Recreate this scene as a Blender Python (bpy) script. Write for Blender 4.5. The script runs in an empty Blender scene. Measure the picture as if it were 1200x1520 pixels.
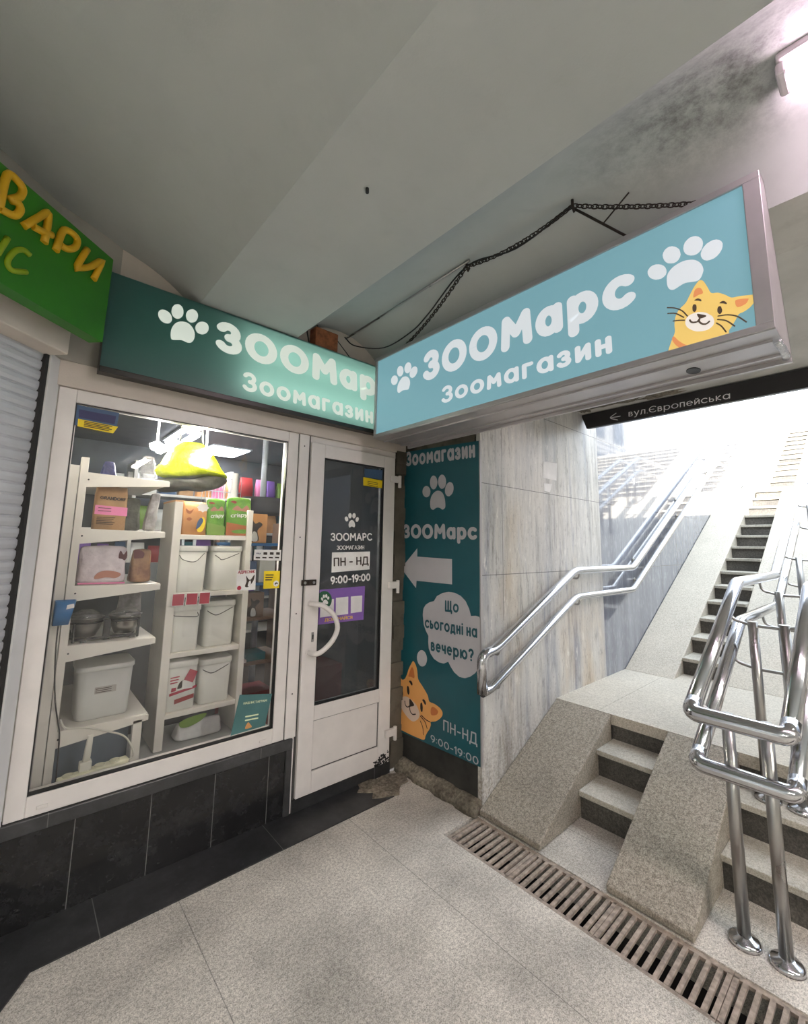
import bpy, bmesh, math, random
from mathutils import Vector, Matrix
random.seed(7)
sc = bpy.context.scene
C = sc.collection

# ------------------------------------------------------------------ camera
def make_camera():
    yaw, pit, rol = math.radians(48.4758), math.radians(7.8443), math.radians(1.0325)
    f = Vector((math.cos(yaw)*math.cos(pit), math.sin(yaw)*math.cos(pit), math.sin(pit)))
    r0 = Vector((math.sin(yaw), -math.cos(yaw), 0)); u0 = r0.cross(f)
    r = math.cos(rol)*r0 + math.sin(rol)*u0
    u = -math.sin(rol)*r0 + math.cos(rol)*u0
    cd = bpy.data.cameras.new('camera'); cam = bpy.data.objects.new('camera', cd); C.objects.link(cam)
    m = Matrix((r, u, -f)).transposed().to_4x4(); m.translation = Vector((0, 0, 1.45))
    cam.matrix_world = m
    cd.sensor_fit = 'AUTO'; cd.sensor_width = 36
    cd.lens = 644.786/1520*36
    cd.shift_y = -40.865/1520
    cd.clip_start = 0.02
    sc.camera = cam
make_camera()

# ------------------------------------------------------------------ world, sun, exposure
EXPOSURE = 1.0
SKY = 3.4
SUN = 15.0
TUBE = 21.0
TUBE_BACK = 74.0
sc.view_settings.view_transform = 'Standard'; sc.view_settings.look = 'None'
sc.view_settings.exposure = EXPOSURE; sc.view_settings.gamma = 1; sc.view_settings.use_curve_mapping = False
sc.cycles.use_denoising = True
sc.cycles.max_bounces = 10; sc.cycles.diffuse_bounces = 5; sc.cycles.transparent_max_bounces = 16
sc.cycles.sample_clamp_indirect = 6
w = bpy.data.worlds.new('sky'); sc.world = w; w.use_nodes = True
bg = w.node_tree.nodes['Background']; bg.inputs[0].default_value = (0.80, 0.90, 1.0, 1); bg.inputs[1].default_value = SKY
sd = bpy.data.lights.new('sun', 'SUN'); sd.energy = SUN; sd.angle = 0.01; sd.color = (1, .96, .9)
so = bpy.data.objects.new('sun', sd); C.objects.link(so)
so.rotation_euler = Vector((0.86, 0.18, -0.52)).to_track_quat('-Z', 'Y').to_euler()
so.location = (-4, -2, 9)

# ------------------------------------------------------------------ materials
def s2l(c):
    return tuple(((x/255)/12.92 if x/255 <= .04045 else ((x/255+.055)/1.055)**2.4) for x in c)
class N:
    def __init__(s, name):
        s.m = bpy.data.materials.new(name); s.m.use_nodes = True; s.t = s.m.node_tree; s.n = s.t.nodes
        s.b = s.n['Principled BSDF']; s.out = s.n['Material Output']
    def new(s, typ, **kw):
        n = s.n.new(typ)
        for k, v in kw.items():
            if k.startswith('i_'):
                n.inputs[k[2:].replace('_', ' ')].default_value = v
            else: setattr(n, k, v)
        return n
    def link(s, a, b): s.t.links.new(a, b)
    def coord(s, scale=(1, 1, 1), loc=(0, 0, 0), kind='Object'):
        tc = s.new('ShaderNodeTexCoord')
        if kind == 'World':
            g = s.new('ShaderNodeNewGeometry'); o = g.outputs['Position']
        else: o = tc.outputs[kind]
        mp = s.new('ShaderNodeMapping'); mp.inputs['Scale'].default_value = scale; mp.inputs['Location'].default_value = loc
        s.link(o, mp.inputs['Vector']); return mp.outputs['Vector']
    def noise(s, vec, scale, detail=4, rough=.55):
        n = s.new('ShaderNodeTexNoise', i_Scale=scale, i_Detail=detail, i_Roughness=rough); s.link(vec, n.inputs['Vector']); return n.outputs['Fac']
    def ramp(s, fac, stops):
        r = s.new('ShaderNodeValToRGB'); e = r.color_ramp.elements
        while len(e) < len(stops): e.new(.5)
        for x, (p, c) in zip(e, stops):
            x.position = p; x.color = (*c, 1) if len(c) == 3 else c
        s.link(fac, r.inputs[0]); return r.outputs[0]
    def mix(s, fac, a, b, mode='MIX'):
        n = s.new('ShaderNodeMix', data_type='RGBA', blend_type=mode)
        for inp, v in ((n.inputs[0], fac), (n.inputs[6], a), (n.inputs[7], b)):
            if hasattr(v, 'links') or isinstance(v, bpy.types.NodeSocket): s.link(v, inp)
            elif isinstance(v, (int, float)): inp.default_value = v
            else: inp.default_value = (*v, 1)
        return n.outputs[2]
    def math(s, op, a, b=0.0, clamp=False):
        n = s.new('ShaderNodeMath', operation=op, use_clamp=clamp)
        for i, v in enumerate((a, b)):
            if isinstance(v, bpy.types.NodeSocket): s.link(v, n.inputs[i])
            else: n.inputs[i].default_value = v
        return n.outputs[0]
    def col(s, c):
        if isinstance(c, bpy.types.NodeSocket): s.link(c, s.b.inputs['Base Color'])
        else: s.b.inputs['Base Color'].default_value = (*c, 1)
    def bump(s, h, strength=.2, dist=.01):
        b = s.new('ShaderNodeBump', i_Strength=strength, i_Distance=dist); s.link(h, b.inputs['Height']); s.link(b.outputs[0], s.b.inputs['Normal'])
    def set(s, **kw):
        for k, v in kw.items(): s.b.inputs[k.replace('_', ' ')].default_value = v
        return s.m

def plain(name, rgb, rough=.5, metal=0, var=.12, scale=9, spec=.5, emit=0):
    """surface colour with a little procedural unevenness"""
    k = N(name); c = s2l(rgb)
    f = k.noise(k.coord(kind='World'), scale)
    lo = tuple(x*(1-var) for x in c); hi = tuple(min(1, x*(1+var)) for x in c)
    o = k.ramp(f, [(.3, lo), (.7, hi)]); k.col(o)
    k.set(Roughness=rough, Metallic=metal); k.b.inputs['Specular IOR Level'].default_value = spec
    if emit:
        k.link(o, k.b.inputs['Emission Color']); k.b.inputs['Emission Strength'].default_value = emit
    return k.m
def glow(name, rgb, strength):
    k = N(name); k.col((.8, .8, .8)); k.b.inputs['Emission Color'].default_value = (*s2l(rgb), 1); k.b.inputs['Emission Strength'].default_value = strength
    return k.m
def backlit(name, rgb, e, base=.5):
    """printed acrylic of a lit sign: the print gives off light and takes light"""
    k = N(name); c = s2l(rgb); k.col(tuple(x*base for x in c)); k.b.inputs['Emission Color'].default_value = (*c, 1)
    k.b.inputs['Emission Strength'].default_value = e; k.set(Roughness=.35); return k.m

def translucent(name, rgb, rgb2):
    k = N(name); c = (*s2l(rgb), 1); d = k.new('ShaderNodeBsdfDiffuse'); t = k.new('ShaderNodeBsdfTranslucent'); g = k.new('ShaderNodeBsdfGlossy'); g.inputs['Roughness'].default_value = .3
    d.inputs[0].default_value = (*s2l(rgb2), 1); t.inputs[0].default_value = c
    a = k.new('ShaderNodeMixShader'); a.inputs[0].default_value = .55; k.link(d.outputs[0], a.inputs[1]); k.link(t.outputs[0], a.inputs[2])
    b = k.new('ShaderNodeMixShader'); b.inputs[0].default_value = .04; k.link(a.outputs[0], b.inputs[1]); k.link(g.outputs[0], b.inputs[2])
    k.link(b.outputs[0], k.out.inputs['Surface']); return k.m
def speckle(name, a, b, c, scale=260, rough=.75, big=.12, bump=.1, joints=None):
    k = N(name); v = k.coord(kind='World')
    f1 = k.noise(v, scale, 2, .6); f2 = k.noise(v, scale*.37, 2, .6); f3 = k.noise(v, 2.6, 6, .6)
    base = k.ramp(f1, [(.36, s2l(a)), (.5, s2l(b)), (.64, s2l(c))])
    base = k.mix(.35, base, k.ramp(f2, [(.4, s2l(a)), (.6, s2l(c))]))
    dirt = k.ramp(f3, [(.3, (1-big*1.9,)*3), (.7, (1+big*.25,)*3)])
    o = k.mix(1.0, base, dirt, 'MULTIPLY')
    if joints:
        sx, sy, ox, oy, wd = joints
        sep = k.new('ShaderNodeSeparateXYZ'); k.link(v, sep.inputs[0])
        m = None
        for ch, sz, of in ((0, sx, ox), (1, sy, oy)):
            if not sz: continue
            t = k.math('PINGPONG', k.math('SUBTRACT', sep.outputs[ch], of), sz/2)
            t = k.math('LESS_THAN', t, wd)
            m = t if m is None else k.math('MAXIMUM', m, t)
        o = k.mix(k.math('MULTIPLY', m, .55), o, (.06, .055, .05))
    k.col(o); k.set(Roughness=rough); k.bump(f1, bump, .004); return k.m
def plaster(name, rgb, stain=.25, lampspot=False, grime=(.18, .16, .14), rough=.85):
    k = N(name); v = k.coord(kind='World')
    f = k.noise(v, 1.4, 8, .62); g = k.noise(v, 7, 6, .65); h = k.noise(v, 160, 2)
    c = s2l(rgb)
    o = k.ramp(f, [(.3, tuple(x*(1-stain) for x in c)), (.6, c)])
    o = k.mix(k.ramp(g, [(.55, (0, 0, 0)), (.8, (stain, stain, stain))]), o, grime)
    if lampspot:
        d = k.new('ShaderNodeVectorMath', operation='DISTANCE')
        sc_ = k.new('ShaderNodeVectorMath', operation='MULTIPLY'); sc_.inputs[1].default_value = (1.0, .55, 1.0)
        k.link(v, sc_.inputs[0]); k.link(sc_.outputs[0], d.inputs[0]); d.inputs[1].default_value = (1.44, .12, 2.8)
        near = k.ramp(d.outputs['Value'], [(.0, (1, 1, 1)), (.07, (.85, .85, .85)), (.30, (0, 0, 0))])
        nn = k.ramp(k.noise(v, 15, 10, .78), [(.40, (0, 0, 0)), (.72, (1, 1, 1))])
        o = k.mix(k.math('MULTIPLY', near, nn), o, (.035, .028, .028))
        cr = k.new('ShaderNodeTexVoronoi', feature='DISTANCE_TO_EDGE', i_Scale=3.1); k.link(v, cr.inputs['Vector'])
    k.col(o); k.set(Roughness=rough); k.bump(h, .12, .003); return k.m
def travertine(name, polished=False):
    k = N(name)
    v = k.coord((1, 1, .10), kind='World'); v2 = k.coord(kind='World'); vs = k.coord((1, 1, .035), kind='World')
    a = k.noise(v, 5, 8, .68); b = k.noise(vs, 26, 5, .7); c = k.noise(k.coord((1, 1, .3), (3, 1, 7), 'World'), 2.3, 6, .6); d = k.noise(v2, 60, 4, .7)
    if polished:
        o = k.ramp(a, [(.3, s2l((98, 101, 112))), (.55, s2l((124, 127, 136))), (.75, s2l((146, 148, 156)))])
        e = k.noise(k.coord((1, 1, .3), (5, 2, 3), 'World'), 30, 6, .75); o = k.mix(k.ramp(e, [(.5, (0, 0, 0)), (.7, (.5, .5, .5))]), o, s2l((178, 178, 182)))
        rough = .07
    else:
        e = k.noise(k.coord((1, 1, .22), (5, 2, 3), 'World'), 34, 6, .75); g = k.noise(k.coord((1, 1, .06), (2, 8, 1), 'World'), 14, 7, .72)
        o = k.ramp(a, [(.30, s2l((118, 121, 136))), (.42, s2l((176, 174, 172))), (.56, s2l((198, 194, 187))), (.70, s2l((146, 147, 156)))])
        o = k.mix(k.ramp(c, [(.56, (0, 0, 0)), (.74, (.6, .6, .6))]), o, s2l((176, 152, 118)))
        o = k.mix(k.ramp(g, [(.52, (0, 0, 0)), (.70, (.7, .7, .7))]), o, s2l((116, 110, 104)))
        o = k.mix(k.ramp(e, [(.54, (0, 0, 0)), (.68, (.6, .6, .6))]), o, s2l((96, 90, 84)))
        o = k.mix(k.ramp(e, [(.30, (.7, .7, .7)), (.42, (0, 0, 0))]), o, s2l((226, 222, 214)))
        o = k.mix(k.ramp(d, [(.60, (0, 0, 0)), (.68, (.4, .4, .4))]), o, s2l((84, 80, 80)))
        rough = .38
    sep = k.new('ShaderNodeSeparateXYZ'); k.link(v2, sep.inputs[0])
    m = None
    for ch, sz, of in ((0, 1.37, 2.28), (2, .551, 1.277)):
        t = k.math('LESS_THAN', k.math('PINGPONG', k.math('SUBTRACT', sep.outputs[ch], of), sz/2), .0022)
        m = t if m is None else k.math('MAXIMUM', m, t)
    m = k.math('MULTIPLY', m, k.math('GREATER_THAN', sep.outputs[2], 1.0))
    o = k.mix(k.math('MULTIPLY', m, .8), o, (.06, .055, .06))
    if not polished:
        low = k.ramp(k.math('ADD', sep.outputs[2], k.math('MULTIPLY', a, .5)), [(.35, (1, 1, 1)), (.75, (0, 0, 0))])
        o = k.mix(k.math('MULTIPLY', low, k.ramp(d, [(.4, (0, 0, 0)), (.6, (.7, .7, .7))])), o, s2l((112, 100, 84)))
    k.col(o); k.set(Roughness=rough)
    if not polished: k.bump(b, .1, .004)
    else: k.b.inputs['Coat Weight'].default_value = .6; k.b.inputs['Coat Roughness'].default_value = .03
    return k.m
def blackstone(name, rough=.12, of=.30, per=.137, lift=0):
    k = N(name); v = k.coord(kind='World')
    a = k.noise(v, 9, 10, .75); b = k.noise(k.coord((1, 1, 2.4), (1, 2, 0), 'World'), 22, 8, .75)
    o = k.ramp(a, [(.4, s2l((20+lift, 20+lift, 21+lift))), (.6, s2l((36+lift, 36+lift, 37+lift))), (.8, s2l((60+lift, 60+lift, 60+lift)))])
    o = k.mix(k.ramp(b, [(.62, (0, 0, 0)), (.72, (.55, .55, .55))]), o, s2l((92, 92, 90)))
    sep = k.new('ShaderNodeSeparateXYZ'); k.link(v, sep.inputs[0])
    t = k.math('LESS_THAN', k.math('PINGPONG', k.math('SUBTRACT', sep.outputs[0], of), per), .0016)
    o = k.mix(k.math('MULTIPLY', t, .7), o, (.2, .2, .19))
    k.col(o); k.set(Roughness=rough); return k.m
def steel(name, rgb=(205, 205, 208), rough=.16, scale=5):
    k = N(name); v = k.coord((1, 1, 1), kind='World'); f = k.noise(v, scale, 4)
    c = s2l(rgb); k.col(k.ramp(f, [(.3, tuple(x*.94 for x in c)), (.7, c)]))
    r = k.ramp(f, [(.3, (rough*.85,)*3), (.7, (rough*1.15,)*3)]); k.link(r, k.b.inputs['Roughness']); k.set(Metallic=1.0); return k.m
def glassmat(name, tint=(1, 1, 1), base=.04, rough=0.0, haze=.0):
    k = N(name); tr = k.new('ShaderNodeBsdfTransparent'); tr.inputs[0].default_value = (*tint, 1)
    gl = k.new('ShaderNodeBsdfGlossy'); gl.inputs['Roughness'].default_value = rough
    fr = k.new('ShaderNodeFresnel', i_IOR=1.45); mx = k.new('ShaderNodeMixShader')
    k.link(fr.outputs[0], mx.inputs[0]); k.link(tr.outputs[0], mx.inputs[1]); k.link(gl.outputs[0], mx.inputs[2])
    df = k.new('ShaderNodeBsdfDiffuse'); df.inputs[0].default_value = (.75, .75, .75, 1); m2 = k.new('ShaderNodeMixShader')  # pale diffuse veil, stands in for passage light reflected on the glass
    k.link(k.ramp(k.noise(k.coord(kind='World'), 3, 6), [(.3, (haze*.7,)*3), (.7, (haze*1.2,)*3)]), m2.inputs[0]); k.link(mx.outputs[0], m2.inputs[1]); k.link(df.outputs[0], m2.inputs[2])
    k.link(m2.outputs[0], k.out.inputs['Surface']); return k.m
def clearbag(name):
    k = N(name); tr = k.new('ShaderNodeBsdfTransparent'); tr.inputs[0].default_value = (.93, .94, .95, 1)
    gl = k.new('ShaderNodeBsdfGlossy'); gl.inputs['Roughness'].default_value = .12
    n = k.noise(k.coord(kind='World'), 30, 5); b = k.new('ShaderNodeBump', i_Strength=.9, i_Distance=.02); k.link(n, b.inputs['Height']); k.link(b.outputs[0], gl.inputs['Normal'])
    mx = k.new('ShaderNodeMixShader'); k.link(k.ramp(n, [(.35, (.12,)*3), (.7, (.6,)*3)]), mx.inputs[0]); k.link(tr.outputs[0], mx.inputs[1]); k.link(gl.outputs[0], mx.inputs[2])
    k.link(mx.outputs[0], k.out.inputs['Surface']); return k.m
def crinkle(name, rgb, rgb2=None, rough=.32, scale=16, strength=.6, spec=.5):
    k = N(name); v = k.coord(kind='World'); n = k.noise(v, scale, 6, .6)
    k.col(k.ramp(n, [(.35, s2l(rgb2 or tuple(x*.85 for x in rgb))), (.65, s2l(rgb))])); k.set(Roughness=rough); k.b.inputs['Specular IOR Level'].default_value = spec
    k.bump(n, strength, .02); return k.m

M = dict(
 floor=speckle('floor terrazzo', (148, 143, 135), (206, 197, 184), (238, 231, 220), 230, .7, .24, .12, (.83, 0, .65, .35, .0016)),
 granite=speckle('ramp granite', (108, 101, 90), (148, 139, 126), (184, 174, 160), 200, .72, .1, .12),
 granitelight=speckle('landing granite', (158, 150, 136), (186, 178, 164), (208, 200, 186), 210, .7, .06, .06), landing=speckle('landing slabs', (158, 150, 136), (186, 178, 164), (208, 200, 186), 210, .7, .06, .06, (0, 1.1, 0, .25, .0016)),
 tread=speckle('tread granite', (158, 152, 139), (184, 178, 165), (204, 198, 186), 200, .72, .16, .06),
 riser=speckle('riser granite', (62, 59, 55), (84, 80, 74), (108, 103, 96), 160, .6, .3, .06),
 ceil=plaster('painted ceiling plaster', (180, 183, 180), .10, True),
 soffit=plaster('weathered soffit plaster', (190, 188, 182), .3),
 wallpl=plaster('grey wall plaster', (168, 164, 156), .25),
 lintel=plaster('cream lintel plaster', (206, 196, 186), .12),
 broken=plaster('broken dirty plaster', (104, 96, 84), .85, grime=(.02, .018, .016)),
 blackwall=plaster('sooty wall base', (64, 62, 58), .9, grime=(.008, .008, .008)),
 cement=speckle('cement fillet', (92, 84, 72), (126, 117, 102), (156, 146, 130), 60, .9, .4, .4),
 marble=travertine('streaked marble'), polished=travertine('polished marble', True),
 black=blackstone('black polished tile'), blackmat=blackstone('black threshold stone', .42, .385, .36, 16), capstone=blackstone('grey cap stone', .3, .21, .43, 30),
 steel=steel('stainless steel'), steeldull=steel('dull steel', (170, 168, 165), .3),
 upvc=plain('white plastic frame', (222, 216, 212), .35, var=.05), upvcd=plain('grey seam', (70, 68, 66), .6),
 gasket=plain('black gasket', (25, 25, 26), .5),
 glass=glassmat('window glass', haze=.012), doorglass=glassmat('darkened door glass', (.50, .53, .55), haze=.055),  # door pane colour darkened to stand in for the dim room behind
 alu=plain('aluminium frame', (176, 172, 172), .38, .55, .06), alud=plain('dark sign trim', (58, 56, 54), .3, .6),
 lampbody=plain('lamp housing', (205, 196, 200), .5), tube=glow('fluorescent diffuser', (255, 226, 244), TUBE), tubeback=glow('added lamp diffuser', (255, 250, 240), TUBE_BACK),
 rust=plain('rusty iron', (150, 136, 124), .8, .1, .4, 40), rustdark=plain('dark iron', (52, 44, 38), .7, .4, .3, 40),
 cable=plain('dark cable', (34, 32, 31), .6), brick=plain('rusty block', (140, 84, 52), .8, 0, .4, 30),
 pit=plain('drain bottom', (14, 12, 11), .95),
 teal=backlit('lit teal print', (134, 184, 196), .32, .33), white=backlit('lit white print', (240, 246, 250), .33, .3),
 tealw=translucent('wall sign teal acrylic', (158, 208, 198), (56, 100, 98)), whitew=backlit('wall sign white print', (240, 250, 238), .26, .5), signtube=glow('sign tube', (255, 252, 244), 3.0), caseint=plain('white sign case', (225, 228, 225), .6),
 catL=backlit('lit cat yellow', (246, 208, 118), .33), catO=backlit('lit cat orange', (232, 150, 96), .33), catM=backlit('lit cat muzzle', (240, 232, 224), .36), catD=backlit('lit cat dark', (84, 68, 56), .3),
 post=plain('teal poster vinyl', (22, 84, 94), .38, var=.05), postw=plain('white poster print', (188, 184, 188), .45, var=.03),
 pcat=plain('poster cat orange', (238, 170, 96), .45, var=.03), pcat2=plain('poster cat ear', (206, 116, 56), .45, var=.03), pcatm=plain('poster cat muzzle', (226, 200, 182), .45, var=.03), pdark=plain('poster dark line', (44, 30, 26), .5), ptext=plain('poster bubble text', (26, 82, 92), .45, var=.03),
 green=plain('green board paint', (40, 112, 12), .45, var=.1), yel=plain('yellow letter', (206, 158, 18), .5), yel2=plain('faded letter', (140, 160, 16), .5),
 shutter=plain('galvanised slat', (196, 198, 202), .4, .3, .06), postwhite=plain('painted post', (214, 214, 214), .45, var=.05),
 dark=plain('dark street sign', (40, 38, 40), .4), signtext=plain('sign lettering', (235, 235, 236), .5),
 shelfw=plain('white shelf enamel', (226, 222, 212), .4, var=.04), wood=plain('birch edge', (214, 170, 124), .6),
 bucket=plain('white plastic bucket', (214, 214, 206), .45, var=.05), binw=plain('grey white bin', (196, 197, 192), .5, var=.05),
 wire=plain('wire handle', (90, 88, 86), .4, .6), red=plain('crimson tag', (168, 40, 62), .5), cardw=plain('white card', (232, 230, 226), .5),
 kraft=crinkle('kraft paper', (188, 148, 104), None, .7, 10, .25), pink=plain('pink band', (226, 130, 172), .5), ink=plain('dark ink', (58, 46, 38), .6),
 whitebag=crinkle('white glossy bag', (228, 218, 220), (196, 184, 190), .25), brownbag=crinkle('brown bag', (150, 112, 78), (96, 58, 44), .4), meat=plain('bag picture', (176, 120, 100), .5), maroon=plain('maroon print', (92, 36, 40), .5),
 clear=clearbag('clear plastic film'), bluebag=crinkle('dark blue bag', (46, 50, 104), (24, 26, 60)), greybag=crinkle('silver grey bag', (176, 172, 170), (110, 106, 104), .3),
 orange=crinkle('orange paper bag', (214, 156, 96), (196, 138, 82), .6, 10, .2), greenbag=crinkle('green printed bag', (108, 160, 44), (78, 134, 32), .3), beige=plain('beige print', (216, 196, 160), .5), greenlt=plain('pale print', (220, 230, 190), .5), brownpr=plain('rust brown print', (162, 92, 46), .5),
 neon=crinkle('neon yellow nylon', (222, 236, 20), (188, 206, 12), .35, 22, .7), neondk=crinkle('charcoal nylon', (88, 90, 80), (58, 60, 54), .5, 22, .6),
 stand=plain('black wire stand', (24, 24, 26), .4), pouch=plain('blue plastic', (40, 104, 158), .35), cream=plain('cream plastic', (226, 224, 196), .4), cordw=plain('white flex', (214, 212, 200), .5),
 greenpr=plain('leaf green print', (118, 150, 62), .45), bagwh=crinkle('white sack', (226, 226, 222), (206, 206, 204), .5, 12, .3),
 purple=plain('violet print', (128, 92, 168), .45), sgreen=plain('dark green sticker', (26, 82, 52), .45), gold=plain('gold print', (226, 184, 70), .5), yelst=plain('yellow sticker', (238, 208, 24), .45), navy=plain('navy sticker', (44, 46, 92), .45), blst=plain('steel blue sticker', (66, 92, 126), .5),
 tealposter=plain('dull teal print', (70, 112, 112), .5), paper=plain('notice paper', (222, 220, 218), .7),
 room=plain('shop wall paint', (82, 85, 88), .8), roomfloor=plain('shop floor', (96, 84, 76), .6), platform=plain('window board', (170, 172, 170), .6), kick=plain('blue grey board', (98, 110, 122), .6),
 shoplamp=glow('shop lamp', (255, 250, 240), 420), shoppanel=glow('shop light panel', (240, 246, 255), 14),
 tree=plain('grey plush', (72, 72, 76), .95), cage=plain('white wire', (206, 214, 222), .5), counter=plain('counter wood', (122, 96, 78), .6), tealbox=plain('teal box', (40, 110, 120), .5), redbox=plain('red box', (150, 44, 44), .5),
 build=plain('pale render', (214, 206, 196), .8), win=plain('dark panes', (50, 60, 74), .15), fence=plain('painted fence', (150, 150, 152), .5), pave=plain('street paving', (170, 166, 160), .85), stairout=plain('street slab', (150, 146, 140), .85),
 violet=plain('violet shopfront', (92, 70, 120), .5),
)

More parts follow.
